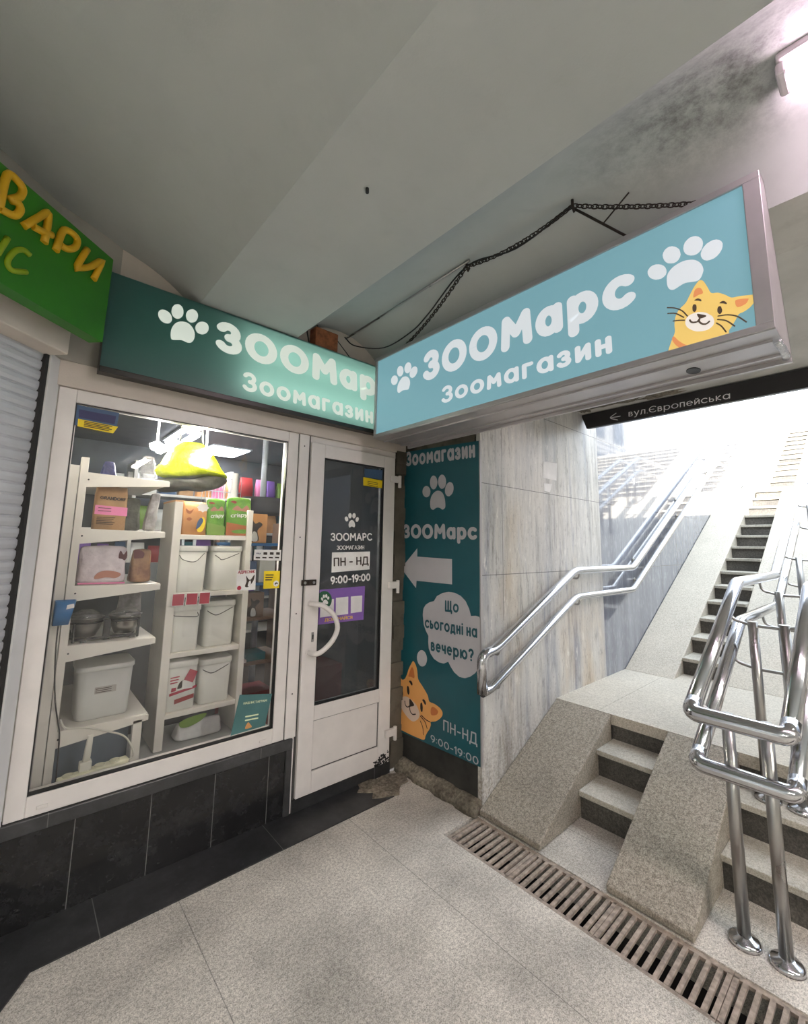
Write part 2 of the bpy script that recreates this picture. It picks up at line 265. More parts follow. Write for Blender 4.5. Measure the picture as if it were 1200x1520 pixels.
D = {
'L_cat':[(.472,2.118),(.469,2.137),(.457,2.169),(.445,2.197),(.445,2.224),(.439,2.254),(.426,2.274),(.407,2.288),(.395,2.308),(.380,2.333),(.366,2.349),(.359,2.350),(.351,2.342),(.341,2.315),(.333,2.292),(.315,2.285),(.296,2.269),(.281,2.253),(.262,2.249),(.237,2.242),(.218,2.234),(.224,2.216),(.237,2.201),(.253,2.193),(.266,2.190),(.275,2.175),(.288,2.155),(.295,2.145),(.294,2.132),(.292,2.123)],
'L_ear1':[(.383,2.297),(.379,2.319),(.373,2.325),(.366,2.325),(.359,2.319),(.355,2.301),(.368,2.300)],
'L_ear2':[(.272,2.237),(.260,2.238),(.240,2.231),(.239,2.227),(.247,2.216),(.268,2.214)],
'L_muz':[(.331,2.192),(.332,2.184),(.336,2.177),(.343,2.172),(.351,2.169),(.361,2.169),(.371,2.171),(.382,2.175),(.392,2.182),(.400,2.190),(.407,2.199),(.411,2.209),(.412,2.218),(.410,2.227),(.406,2.234),(.399,2.239),(.391,2.241),(.380,2.241),(.370,2.239),(.359,2.234),(.350,2.228),(.342,2.219),(.335,2.210),(.332,2.201)],
'L_nose':[(.376,2.235),(.364,2.228),(.352,2.220),(.353,2.215),(.368,2.215),(.374,2.223)],
'L_m1':[(.398,2.221),(.395,2.214),(.389,2.209),(.379,2.207),(.374,2.210),(.370,2.215)],
'L_m2':[(.370,2.215),(.372,2.207),(.368,2.199),(.362,2.193),(.354,2.190),(.348,2.192),(.344,2.195)],
'L_eye1':[(.376,2.256),(.377,2.250),(.379,2.246),(.382,2.244),(.384,2.245),(.387,2.249),(.388,2.255),(.388,2.261),(.387,2.267),(.385,2.271),(.383,2.272),(.380,2.271),(.377,2.268),(.376,2.262)],
'L_eye2':[(.307,2.220),(.308,2.215),(.310,2.211),(.313,2.209),(.316,2.210),(.318,2.214),(.320,2.219),(.320,2.225),(.319,2.231),(.317,2.235),(.314,2.236),(.311,2.235),(.309,2.232),(.308,2.226)],
'L_b1':[(.381,2.285),(.376,2.288),(.370,2.288),(.365,2.284),(.361,2.279),(.362,2.274),(.371,2.280)],
'L_b2':[(.313,2.246),(.307,2.250),(.301,2.249),(.295,2.242),(.294,2.235),(.303,2.241)],
'L_w0':[(.462,2.293),(.441,2.283),(.419,2.264),(.404,2.238)],
'L_w1':[(.462,2.271),(.439,2.262),(.415,2.238)],
'L_w2':[(.447,2.237),(.431,2.233),(.414,2.227)],
'L_w3':[(.319,2.204),(.294,2.198),(.270,2.183),(.249,2.156)],
'L_w4':[(.321,2.193),(.299,2.180),(.279,2.154)],
'L_w5':[(.325,2.182),(.313,2.167),(.302,2.143)],
'L_col':[(.455,2.171),(.449,2.182),(.437,2.163),(.423,2.146),(.406,2.131),(.388,2.118),(.417,2.119),(.442,2.144)],
'L_p0':[(.458,2.437),(.458,2.428),(.461,2.420),(.467,2.415),(.475,2.412),(.484,2.413),(.494,2.416),(.503,2.423),(.511,2.431),(.516,2.441),(.519,2.451),(.519,2.461),(.515,2.468),(.509,2.474),(.501,2.476),(.491,2.475),(.482,2.471),(.473,2.465),(.465,2.456),(.460,2.446)],
'L_p1':[(.414,2.493),(.412,2.482),(.411,2.472),(.414,2.463),(.419,2.456),(.425,2.452),(.434,2.451),(.442,2.454),(.451,2.459),(.458,2.467),(.463,2.477),(.466,2.488),(.467,2.499),(.464,2.508),(.459,2.515),(.452,2.519),(.444,2.520),(.435,2.517),(.427,2.511),(.420,2.503)],
'L_p2':[(.349,2.500),(.345,2.490),(.344,2.479),(.346,2.468),(.350,2.459),(.356,2.453),(.364,2.449),(.373,2.449),(.382,2.453),(.390,2.459),(.397,2.468),(.401,2.479),(.402,2.490),(.400,2.501),(.396,2.510),(.389,2.516),(.381,2.520),(.371,2.519),(.363,2.516),(.355,2.509)],
'L_p3':[(.294,2.458),(.291,2.449),(.292,2.438),(.295,2.429),(.301,2.420),(.309,2.413),(.318,2.409),(.328,2.409),(.337,2.411),(.345,2.417),(.350,2.425),(.353,2.435),(.353,2.445),(.349,2.456),(.343,2.464),(.335,2.471),(.326,2.474),(.316,2.475),(.307,2.472),(.299,2.466)],
'L_pad':[(.459,2.403),(.456,2.417),(.450,2.427),(.438,2.437),(.424,2.442),(.408,2.444),(.394,2.442),(.379,2.436),(.369,2.429),(.359,2.417),(.352,2.402),(.349,2.384),(.352,2.372),(.357,2.361),(.364,2.354),(.373,2.353),(.391,2.358),(.402,2.361),(.414,2.360),(.433,2.354),(.440,2.353),(.448,2.356),(.455,2.365),(.459,2.381)],
'L_q0':[(1.925,2.433),(1.929,2.425),(1.935,2.419),(1.944,2.415),(1.954,2.415),(1.964,2.417),(1.973,2.422),(1.981,2.430),(1.987,2.439),(1.989,2.449),(1.989,2.459),(1.985,2.467),(1.978,2.473),(1.970,2.477),(1.960,2.477),(1.950,2.474),(1.940,2.469),(1.933,2.462),(1.927,2.452),(1.925,2.443)],
'L_q1':[(1.874,2.478),(1.877,2.468),(1.882,2.460),(1.889,2.455),(1.898,2.454),(1.907,2.455),(1.917,2.460),(1.924,2.468),(1.930,2.477),(1.934,2.488),(1.934,2.499),(1.932,2.509),(1.926,2.517),(1.919,2.521),(1.910,2.523),(1.901,2.521),(1.892,2.516),(1.884,2.509),(1.878,2.499),(1.875,2.488)],
'L_q2':[(1.806,2.475),(1.810,2.466),(1.817,2.459),(1.825,2.455),(1.835,2.454),(1.844,2.457),(1.853,2.463),(1.860,2.471),(1.865,2.481),(1.866,2.491),(1.865,2.502),(1.860,2.511),(1.853,2.518),(1.844,2.522),(1.835,2.523),(1.825,2.520),(1.817,2.514),(1.810,2.506),(1.806,2.496),(1.804,2.486)],
'L_q3':[(1.757,2.431),(1.764,2.423),(1.773,2.417),(1.783,2.414),(1.794,2.414),(1.803,2.418),(1.811,2.424),(1.817,2.433),(1.819,2.443),(1.817,2.454),(1.813,2.463),(1.806,2.471),(1.796,2.477),(1.786,2.480),(1.775,2.479),(1.766,2.476),(1.758,2.469),(1.753,2.461),(1.751,2.451),(1.752,2.440)],
'L_qpad':[(1.929,2.380),(1.924,2.404),(1.912,2.422),(1.888,2.441),(1.864,2.443),(1.839,2.434),(1.819,2.413),(1.813,2.387),(1.820,2.364),(1.831,2.353),(1.861,2.358),(1.885,2.359),(1.906,2.353),(1.923,2.360)],
'L_t1':[(1.704,2.361),(.563,2.354),(1.706,2.535)],
'L_t2':[(1.558,2.200),(.658,2.192),(1.559,2.294)],
'S_p0':[(.447,2.476),(.441,2.468),(.433,2.464),(.424,2.462),(.415,2.464),(.406,2.469),(.399,2.476),(.394,2.485),(.392,2.494),(.392,2.504),(.395,2.513),(.401,2.521),(.409,2.525),(.418,2.527),(.427,2.525),(.436,2.521),(.444,2.514),(.449,2.505),(.451,2.495),(.451,2.485)],
'S_p1':[(.497,2.553),(.498,2.541),(.496,2.529),(.491,2.518),(.485,2.510),(.477,2.504),(.469,2.502),(.461,2.504),(.454,2.509),(.449,2.517),(.446,2.527),(.446,2.539),(.447,2.550),(.452,2.561),(.458,2.570),(.466,2.575),(.474,2.578),(.482,2.576),(.489,2.571),(.494,2.563)],
'S_p2':[(.564,2.553),(.563,2.541),(.560,2.530),(.555,2.520),(.547,2.513),(.539,2.508),(.531,2.506),(.523,2.509),(.516,2.514),(.512,2.522),(.510,2.532),(.510,2.543),(.513,2.554),(.518,2.564),(.526,2.571),(.534,2.576),(.542,2.578),(.550,2.576),(.557,2.571),(.562,2.563)],
'S_p3':[(.618,2.509),(.618,2.498),(.614,2.487),(.608,2.477),(.599,2.469),(.590,2.464),(.580,2.463),(.571,2.464),(.564,2.469),(.559,2.477),(.556,2.486),(.557,2.497),(.561,2.507),(.567,2.517),(.575,2.525),(.585,2.530),(.594,2.532),(.603,2.531),(.611,2.526),(.616,2.518)],
'S_pad':[(.453,2.405),(.452,2.438),(.464,2.473),(.487,2.494),(.517,2.500),(.541,2.487),(.555,2.461),(.556,2.432),(.544,2.407),(.525,2.400),(.502,2.404),(.476,2.396),(.460,2.393)],
'S_t1':[(.659,2.406),(1.836,2.406),(.647,2.570)],
'S_t2':[(.808,2.233),(1.669,2.223),(.801,2.338)],
'P_p0':[(2.045,1.803),(2.047,1.791),(2.052,1.780),(2.060,1.773),(2.071,1.768),(2.083,1.767),(2.094,1.770),(2.105,1.776),(2.114,1.785),(2.120,1.796),(2.122,1.809),(2.120,1.821),(2.115,1.831),(2.106,1.839),(2.095,1.844),(2.084,1.845),(2.072,1.842),(2.061,1.835),(2.053,1.826),(2.047,1.815)],
'P_p1':[(1.981,1.859),(1.983,1.845),(1.988,1.832),(1.995,1.823),(2.005,1.817),(2.015,1.815),(2.026,1.818),(2.036,1.826),(2.044,1.837),(2.049,1.851),(2.051,1.865),(2.049,1.880),(2.044,1.893),(2.037,1.902),(2.027,1.908),(2.016,1.909),(2.006,1.905),(1.996,1.898),(1.988,1.887),(1.983,1.873)],
'P_p2':[(1.903,1.856),(1.905,1.842),(1.910,1.829),(1.918,1.819),(1.927,1.814),(1.938,1.812),(1.949,1.815),(1.959,1.823),(1.967,1.834),(1.973,1.848),(1.975,1.863),(1.973,1.878),(1.968,1.891),(1.960,1.900),(1.950,1.906),(1.939,1.907),(1.928,1.904),(1.918,1.896),(1.910,1.885),(1.905,1.871)],
'P_p3':[(1.839,1.798),(1.844,1.784),(1.852,1.773),(1.863,1.765),(1.874,1.760),(1.886,1.760),(1.896,1.765),(1.905,1.773),(1.911,1.785),(1.913,1.799),(1.911,1.813),(1.906,1.827),(1.898,1.838),(1.888,1.846),(1.876,1.851),(1.865,1.850),(1.854,1.845),(1.845,1.837),(1.840,1.825),(1.838,1.812)],
'P_pad':[(2.041,1.692),(2.047,1.734),(2.035,1.772),(2.008,1.796),(1.976,1.804),(1.940,1.791),(1.918,1.759),(1.909,1.718),(1.911,1.689),(1.933,1.677),(1.959,1.690),(1.989,1.692),(2.016,1.680)],
'P_arrow':[(2.328,1.283),(2.166,1.425),(2.165,1.369),(1.850,1.364),(1.849,1.210),(2.169,1.209),(2.173,1.160)],
'P_bub':[(2.105,.996),(2.099,1.036),(2.079,1.062),(2.045,1.081),(2.004,1.093),(1.978,1.127),(1.929,1.151),(1.876,1.162),(1.825,1.161),(1.779,1.148),(1.740,1.121),(1.714,1.081),(1.699,1.040),(1.665,1.046),(1.638,1.043),(1.620,1.034),(1.624,.832),(1.629,.790),(1.645,.760),(1.669,.728),(1.706,.700),(1.747,.682),(1.790,.680),(1.830,.697),(1.858,.722),(1.878,.747),(1.915,.729),(1.957,.728),(2.000,.740),(2.029,.765),(2.047,.795),(2.052,.833),(2.051,.871),(2.074,.898),(2.095,.934)],
'P_dot':[(2.062,.733),(2.062,.718),(2.067,.702),(2.075,.689),(2.087,.679),(2.100,.673),(2.115,.671),(2.128,.675),(2.140,.683),(2.149,.695),(2.154,.710),(2.154,.725),(2.150,.741),(2.141,.754),(2.129,.765),(2.115,.771),(2.101,.772),(2.087,.768),(2.075,.759),(2.067,.747)],
'P_t0':[(2.297,2.004),(1.662,1.982),(2.300,2.110)],
'P_t1':[(2.318,1.492),(1.651,1.484),(2.320,1.590)],
'P_t2':[(1.907,1.040),(1.793,1.046),(1.907,1.109)],
'P_t3':[(2.083,.917),(1.621,.923),(2.084,.986)],
'P_t4':[(2.027,.785),(1.678,.787),(2.028,.855)],
'P_cat':[(2.320,.527),(2.292,.546),(2.268,.561),(2.249,.593),(2.236,.624),(2.217,.656),(2.199,.681),(2.188,.688),(2.168,.672),(2.151,.639),(2.141,.587),(2.099,.552),(2.068,.525),(2.050,.506),(2.037,.477),(1.994,.475),(1.952,.466),(1.932,.455),(1.923,.441),(1.927,.423),(1.948,.400),(1.984,.375),(2.022,.361),(2.022,.344),(2.034,.315),(2.051,.293),(2.068,.265),(2.081,.238),(2.147,.231),(2.221,.229),(2.293,.229),(2.311,.228)],
'P_ear1':[(2.233,.582),(2.228,.601),(2.217,.625),(2.201,.648),(2.188,.640),(2.180,.621),(2.176,.585),(2.206,.585)],
'P_ear2':[(2.023,.412),(2.023,.432),(2.015,.449),(1.998,.455),(1.973,.449),(1.960,.439),(1.968,.421),(1.989,.409),(2.014,.403)],
'P_muz':[(2.310,.387),(2.304,.416),(2.285,.440),(2.256,.451),(2.217,.448),(2.179,.437),(2.147,.419),(2.123,.384),(2.126,.360),(2.145,.337),(2.181,.317),(2.214,.319),(2.253,.335),(2.292,.361)],
'P_nose':[(2.220,.440),(2.210,.446),(2.191,.436),(2.174,.422),(2.179,.412),(2.202,.403),(2.216,.400)],
'P_m1':[(2.264,.420),(2.260,.403),(2.249,.392),(2.233,.391),(2.218,.402)],
'P_m2':[(2.216,.400),(2.213,.380),(2.203,.366),(2.185,.359),(2.159,.368)],
'P_eye1':[(2.221,.499),(2.220,.487),(2.222,.477),(2.226,.470),(2.231,.469),(2.236,.473),(2.241,.481),(2.244,.492),(2.245,.504),(2.243,.515),(2.240,.521),(2.235,.523),(2.229,.519),(2.224,.510)],
'P_eye2':[(2.093,.428),(2.093,.416),(2.095,.405),(2.099,.398),(2.104,.397),(2.109,.400),(2.114,.409),(2.116,.421),(2.116,.433),(2.114,.444),(2.110,.451),(2.104,.453),(2.099,.449),(2.095,.440)],
'P_b1':[(2.226,.554),(2.213,.561),(2.199,.557),(2.191,.542),(2.198,.533),(2.212,.542)],
'P_b2':[(2.098,.470),(2.085,.478),(2.071,.471),(2.064,.456),(2.073,.448),(2.084,.458)],
'P_w0':[(2.319,.509),(2.301,.491),(2.287,.473),(2.284,.452)],
'P_w1':[(2.105,.377),(2.065,.363),(2.025,.360)],
'P_w2':[(2.114,.369),(2.074,.349),(2.052,.315)],
'P_w3':[(2.114,.340),(2.091,.309),(2.085,.268)],
'P_t5':[(1.917,.344),(1.656,.346),(1.917,.406)],
'P_t6':[(2.022,.247),(1.649,.243),(2.023,.290)],
'D_t1':[(1.448,1.462),(1.767,1.470),(1.445,1.512)],
'D_t2':[(1.495,1.409),(1.704,1.413),(1.494,1.435)],
'D_rect':[(1.463,1.272),(1.752,1.284),(1.752,1.399),(1.461,1.393)],
'D_t3':[(1.476,1.308),(1.744,1.315),(1.473,1.361)],
'D_t4':[(1.459,1.200),(1.762,1.210),(1.457,1.250)],
'D_p0':[(1.571,1.606),(1.572,1.602),(1.572,1.597),(1.571,1.593),(1.568,1.590),(1.564,1.588),(1.560,1.587),(1.556,1.589),(1.552,1.591),(1.549,1.595),(1.546,1.599),(1.545,1.604),(1.545,1.609),(1.547,1.613),(1.550,1.616),(1.553,1.618),(1.557,1.618),(1.562,1.617),(1.566,1.615),(1.569,1.611)],
'D_p1':[(1.598,1.625),(1.597,1.620),(1.595,1.615),(1.593,1.611),(1.589,1.609),(1.585,1.608),(1.581,1.608),(1.577,1.611),(1.574,1.614),(1.572,1.619),(1.571,1.624),(1.571,1.629),(1.573,1.634),(1.576,1.638),(1.579,1.640),(1.584,1.641),(1.588,1.641),(1.591,1.639),(1.595,1.635),(1.597,1.631)],
'D_p2':[(1.629,1.626),(1.628,1.621),(1.625,1.616),(1.622,1.612),(1.618,1.610),(1.614,1.609),(1.610,1.610),(1.606,1.613),(1.604,1.617),(1.602,1.621),(1.602,1.627),(1.603,1.632),(1.605,1.637),(1.608,1.640),(1.612,1.643),(1.616,1.643),(1.620,1.643),(1.624,1.640),(1.627,1.636),(1.628,1.631)],
'D_p3':[(1.653,1.602),(1.651,1.597),(1.649,1.593),(1.645,1.590),(1.641,1.589),(1.637,1.589),(1.633,1.590),(1.631,1.593),(1.629,1.597),(1.628,1.601),(1.629,1.606),(1.631,1.610),(1.634,1.614),(1.637,1.617),(1.641,1.619),(1.645,1.619),(1.649,1.618),(1.652,1.615),(1.654,1.611),(1.654,1.607)],
'D_pad':[(1.577,1.558),(1.577,1.574),(1.584,1.589),(1.599,1.598),(1.614,1.592),(1.623,1.578),(1.626,1.562),(1.619,1.552),(1.609,1.556),(1.595,1.556),(1.585,1.549)],
'D_sty':[(1.681,1.830),(1.837,1.827),(1.841,1.879),(1.679,1.885)],
'D_stb':[(1.688,1.886),(1.840,1.886),(1.844,1.951),(1.688,1.944)],
'D_pur':[(1.375,.973),(1.715,.970),(1.720,1.179),(1.376,1.173)],
'D_q1':[(1.504,1.014),(1.595,1.016),(1.592,1.121),(1.501,1.119)],
'D_q2':[(1.614,1.018),(1.700,1.021),(1.699,1.121),(1.611,1.120)],
'D_q0':[(1.395,1.013),(1.489,1.015),(1.488,1.114),(1.394,1.110)],
'D_circ':[(1.472,1.110),(1.471,1.099),(1.468,1.088),(1.462,1.079),(1.454,1.071),(1.445,1.066),(1.434,1.063),(1.423,1.063),(1.412,1.065),(1.401,1.070),(1.391,1.076),(1.383,1.085),(1.377,1.095),(1.373,1.106),(1.371,1.117),(1.371,1.129),(1.375,1.139),(1.380,1.148),(1.387,1.156),(1.397,1.161),(1.407,1.165),(1.418,1.165),(1.429,1.163),(1.440,1.159),(1.450,1.152),(1.459,1.143),(1.466,1.133),(1.470,1.122)],
'D_cp0':[(1.410,1.120),(1.411,1.117),(1.411,1.114),(1.410,1.112),(1.409,1.110),(1.407,1.109),(1.404,1.109),(1.402,1.110),(1.400,1.112),(1.398,1.115),(1.396,1.118),(1.395,1.121),(1.395,1.124),(1.396,1.126),(1.398,1.128),(1.400,1.129),(1.402,1.129),(1.404,1.128),(1.407,1.126),(1.409,1.123)],
'D_cp1':[(1.422,1.133),(1.421,1.130),(1.421,1.127),(1.419,1.125),(1.417,1.123),(1.415,1.123),(1.413,1.123),(1.410,1.125),(1.409,1.128),(1.407,1.131),(1.407,1.134),(1.407,1.137),(1.408,1.140),(1.409,1.143),(1.411,1.144),(1.414,1.145),(1.416,1.144),(1.418,1.142),(1.420,1.140),(1.421,1.137)],
'D_cp2':[(1.438,1.134),(1.438,1.131),(1.437,1.128),(1.435,1.126),(1.433,1.124),(1.431,1.124),(1.429,1.125),(1.427,1.126),(1.425,1.129),(1.424,1.132),(1.423,1.135),(1.423,1.139),(1.424,1.142),(1.426,1.144),(1.428,1.145),(1.430,1.146),(1.433,1.145),(1.435,1.143),(1.436,1.141),(1.438,1.138)],
'D_cp3':[(1.452,1.120),(1.451,1.118),(1.450,1.115),(1.448,1.114),(1.445,1.113),(1.443,1.113),(1.441,1.115),(1.439,1.116),(1.438,1.119),(1.438,1.122),(1.438,1.124),(1.439,1.127),(1.441,1.129),(1.443,1.131),(1.445,1.131),(1.448,1.131),(1.450,1.130),(1.451,1.128),(1.452,1.126),(1.453,1.123)],
'D_cpad':[(1.405,1.090),(1.411,1.107),(1.424,1.115),(1.438,1.107),(1.446,1.093),(1.437,1.086),(1.425,1.091),(1.414,1.084)],
'D_t5':[(1.428,.987),(1.629,.983),(1.427,1.006)],
'D_glass':[(1.373,.927),(1.838,.889),(1.843,1.974),(1.368,1.963)],
'D_glassb':[(1.371,.510),(1.846,.548)],
'D_panel':[(1.376,.169),(1.847,.215),(1.849,.464),(1.378,.429)],
'D_hnd':[(1.323,1.102),(1.416,1.071),(1.499,.962),(1.476,.893),(1.436,.841),(1.330,.826)],
'D_lock':[(1.341,.912)],
'D_latch':[(1.245,1.208),(1.345,1.204),(1.344,1.237)],
'D_h1':[(1.889,1.892),(1.980,1.894)],
'D_h2':[(1.889,1.178),(1.977,1.171)],
'D_h3':[(1.897,.244),(1.984,.260)],
'W_blue':[(.140,1.934),(.138,2.025),(.298,2.021),(.293,1.939)],
'W_dk':[(.153,1.970),(.150,2.006),(.287,2.004),(.284,1.966)],
'W_yel':[(.152,1.931),(.151,1.964),(.299,1.957),(.283,1.923)],
'W_card':[(.974,1.353),(1.132,1.346),(1.132,1.406),(.975,1.408)],
'W_yel2':[(1.038,1.197),(1.132,1.196),(1.132,1.290),(1.037,1.292)],
'W_adr':[(.891,1.195),(.994,1.194),(.990,1.302),(.887,1.299)],
'W_teal':[(.913,.482),(1.093,.486),(1.124,.640),(.946,.670)],
'G_kraft':[(.275,1.501),(.406,1.502),(.403,1.712),(.274,1.696)],
'G_white':[(.234,1.263),(.428,1.256),(.422,1.412),(.233,1.422)],
'G_brown':[(.460,1.255),(.541,1.251),(.524,1.388),(.450,1.418)],
'G_clear':[(.439,1.761),(.517,1.766),(.486,1.896),(.443,1.876)],
'G_blue':[(.281,1.773),(.349,1.778),(.337,1.860),(.316,1.857)],
'G_grey':[(.492,1.500),(.526,1.494),(.546,1.701),(.491,1.677)],
'G_whiteb':[(.231,1.235),(.429,1.225)],
'G_brownb':[(.441,1.244),(.545,1.235)],
'G_bowlA':[(.230,1.097),(.351,1.085),(.332,1.022),(.254,1.031)],
'G_bowlB':[(.415,1.091),(.543,1.098),(.500,1.030),(.440,1.032)],
'G_stand':[(.237,.967),(.507,.957)],
'G_feet':[(.284,.961),(.496,.958)],
'G_bin':[(.285,.648),(.495,.635),(.508,.867),(.275,.875)],
'G_lab':[(.350,.740),(.434,.741),(.431,.772),(.349,.772)],
'W_pouch':[(.151,1.075),(.197,1.076),(.216,1.177),(.146,1.173)],
'W_cable':[(.164,1.074),(.173,.979),(.194,.797),(.211,.703),(.232,.649),(.234,.625)],
'W_plug':[(.312,.493),(.341,.503),(.335,.591),(.319,.589)],
'W_cord':[(.226,.681),(.247,.651),(.323,.628),(.400,.586),(.457,.539),(.483,.512),(.464,.491)],
'R_or':[(.697,1.496),(.820,1.497),(.814,1.677),(.682,1.679)],
'R_g1':[(.821,1.493),(.919,1.496),(.930,1.717),(.804,1.714)],
'R_g2':[(.922,1.492),(1.076,1.493),(1.077,1.721),(.935,1.733)],
'R_cloud':[(.823,1.651),(.822,1.641),(.818,1.633),(.811,1.625),(.803,1.621),(.793,1.619),(.783,1.619),(.774,1.623),(.766,1.629),(.761,1.637),(.759,1.646),(.760,1.655),(.764,1.664),(.770,1.671),(.779,1.676),(.788,1.678),(.798,1.678),(.808,1.674),(.815,1.668),(.821,1.660)],
'R_b1':[(.683,1.175),(.845,1.170),(.854,1.427),(.672,1.424)],
'R_b2':[(.852,1.173),(1.039,1.163),(1.048,1.421),(.862,1.427)],
'R_tag1':[(.659,1.100),(.722,1.097),(.724,1.165),(.663,1.168)],
'R_tag2':[(.731,1.098),(.792,1.098),(.791,1.164),(.729,1.166)],
'R_tag3':[(.797,1.098),(.856,1.099),(.857,1.163),(.797,1.164)],
'R_b3':[(.674,.864),(.817,.862),(.828,1.096),(.671,1.100)],
'R_b4':[(.826,.893),(1.020,.857),(1.034,1.108),(.855,1.124)],
'R_b5':[(.674,.553),(.835,.545),(.841,.790),(.669,.813)],
'R_b6':[(.837,.566),(1.019,.542),(1.025,.784),(.844,.796)],
'R_bag':[(.768,.410),(1.003,.342),(1.000,.480),(.764,.499)],
'M_note':[(2.770,1.938),(2.956,1.938),(2.972,2.070),(2.780,2.058)],
'M_torn':[(2.784,1.845),(2.860,1.841),(2.891,1.906),(2.780,1.899)],
'V_sign':[(.000,2.612),(-.008,2.239),(-.468,2.624),(-.414,2.242)],
'V_V':[(-.491,2.562),(-.478,2.465)],
'V_B':[(-.454,2.467),(-.447,2.589),(-.414,2.600),(-.395,2.585),(-.401,2.553),(-.426,2.522),(-.404,2.529),(-.393,2.512),(-.409,2.480),(-.454,2.467)],
'V_B2':[(-.446,2.586),(-.426,2.522)],
'V_A1':[(-.375,2.469),(-.331,2.537),(-.304,2.577),(-.298,2.544),(-.301,2.464)],
'V_A2':[(-.347,2.491),(-.312,2.498),(-.277,2.512)],
'V_R1':[(-.257,2.466),(-.241,2.554),(-.214,2.575),(-.182,2.571),(-.182,2.538),(-.211,2.506),(-.244,2.499)],
'V_I1':[(-.133,2.563),(-.165,2.474),(-.156,2.469),(-.112,2.503),(-.063,2.560),(-.089,2.465)],
'V_c1':[(-.339,2.390),(-.361,2.393),(-.385,2.373),(-.402,2.335),(-.402,2.311),(-.384,2.304),(-.342,2.327)],
'V_c0':[(-.414,2.397),(-.436,2.323)],
'T_txt':[(1.270,2.444),(.637,2.432),(1.268,2.491)],
'T_ar':[(1.406,2.463),(1.361,2.491),(1.352,2.435)],
'T_board':[(1.598,2.414),(1.636,2.533)],
}

# ------------------------------------------------------------------ geometry helpers
ORG = {}
class MB:
    def __init__(s): s.bm = bmesh.new(); s.sm = False
    def face(s, pts, mi=0, smooth=False):
        try:
            f = s.bm.faces.new([s.bm.verts.new(p) for p in pts]); f.material_index = mi; f.smooth = smooth; return f
        except ValueError: return None
    def box(s, x0, x1, y0, y1, z0, z1, mi=0):
        v = [s.bm.verts.new((x, y, z)) for x in (x0, x1) for y in (y0, y1) for z in (z0, z1)]
        for q in ((0, 1, 3, 2), (4, 6, 7, 5), (0, 4, 5, 1), (2, 3, 7, 6), (0, 2, 6, 4), (1, 5, 7, 3)):
            s.bm.faces.new([v[i] for i in q]).material_index = mi
        return s
    def prism(s, pts, vec, mi=0):
        """closed outline (3d points) extruded along vec"""
        a = [s.bm.verts.new(p) for p in pts]; b = [s.bm.verts.new(Vector(p)+Vector(vec)) for p in pts]
        n = len(a)
        s.bm.faces.new(a).material_index = mi; s.bm.faces.new(b[::-1]).material_index = mi
        for i in range(n): s.bm.faces.new((a[i], b[i], b[(i+1) % n], a[(i+1) % n])).material_index = mi
        return s
    def tube(s, pts, r, n=12, cap=True, mi=0, closed=False):
        P = [Vector(p) for p in pts]; m = len(P); rings = []
        up = None
        for i in range(m):
            if closed: t = (P[(i+1) % m]-P[i-1])
            else: t = (P[min(i+1, m-1)]-P[max(i-1, 0)])
            t.normalize()
            if up is None:
                up = Vector((0, 0, 1)) if abs(t.z) < .9 else Vector((1, 0, 0))
            u = (up-t*up.dot(t))
            if u.length < 1e-4: u = t.orthogonal()
            u.normalize(); v = t.cross(u); up = u
            k = 1.0
            if not closed and 0 < i < m-1:
                a = (P[i]-P[i-1]).normalized(); c = max(.5, a.dot(t)); k = 1/c
            rr = r[i] if isinstance(r, (list, tuple)) else r
            d = (P[min(i+1, m-1)]-P[i]).normalized()-(P[i]-P[max(i-1, 0)]).normalized() if 0 < i < m-1 else Vector()
            ring = []
            for j in range(n):
                o = (u*math.cos(2*math.pi*j/n)+v*math.sin(2*math.pi*j/n))*rr
                if d.length > 1e-3:
                    dn = d.normalized(); o = o+dn*(o.dot(dn))*(k-1)
                ring.append(s.bm.verts.new(P[i]+o))
            rings.append(ring)
        pairs = list(zip(rings, rings[1:]))+([(rings[-1], rings[0])] if closed else [])
        for A, B in pairs:
            for j in range(n):
                f = s.bm.faces.new((A[j], A[(j+1) % n], B[(j+1) % n], B[j])); f.smooth = True; f.material_index = mi
        if cap and not closed:
            s.bm.faces.new(rings[0][::-1]).material_index = mi; s.bm.faces.new(rings[-1]).material_index = mi
        return s
    def loft(s, secs, mi=0, cap=True, smooth=True):
        """list of equally long closed rings of points"""
        R = [[s.bm.verts.new(p) for p in q] for q in secs]; n = len(R[0])
        for A, B in zip(R, R[1:]):
            for j in range(n):
                f = s.bm.faces.new((A[j], A[(j+1) % n], B[(j+1) % n], B[j])); f.smooth = smooth; f.material_index = mi
        if cap:
            s.bm.faces.new(R[0][::-1]).material_index = mi; s.bm.faces.new(R[-1]).material_index = mi
        return s
    def lathe(s, cx, cy, prof, n=28, mi=0):
        return s.loft([[(cx+r*math.cos(2*math.pi*j/n), cy+r*math.sin(2*math.pi*j/n), z) for j in range(n)] for r, z in prof], mi)
    def torus(s, c, ax, R, r, n=20, m=8):
        ax = Vector(ax).normalized(); u = ax.orthogonal().normalized(); v = ax.cross(u); c = Vector(c)
        return s.tube([c+u*R*math.cos(2*math.pi*i/n)+v*R*math.sin(2*math.pi*i/n) for i in range(n)], r, m, closed=True)

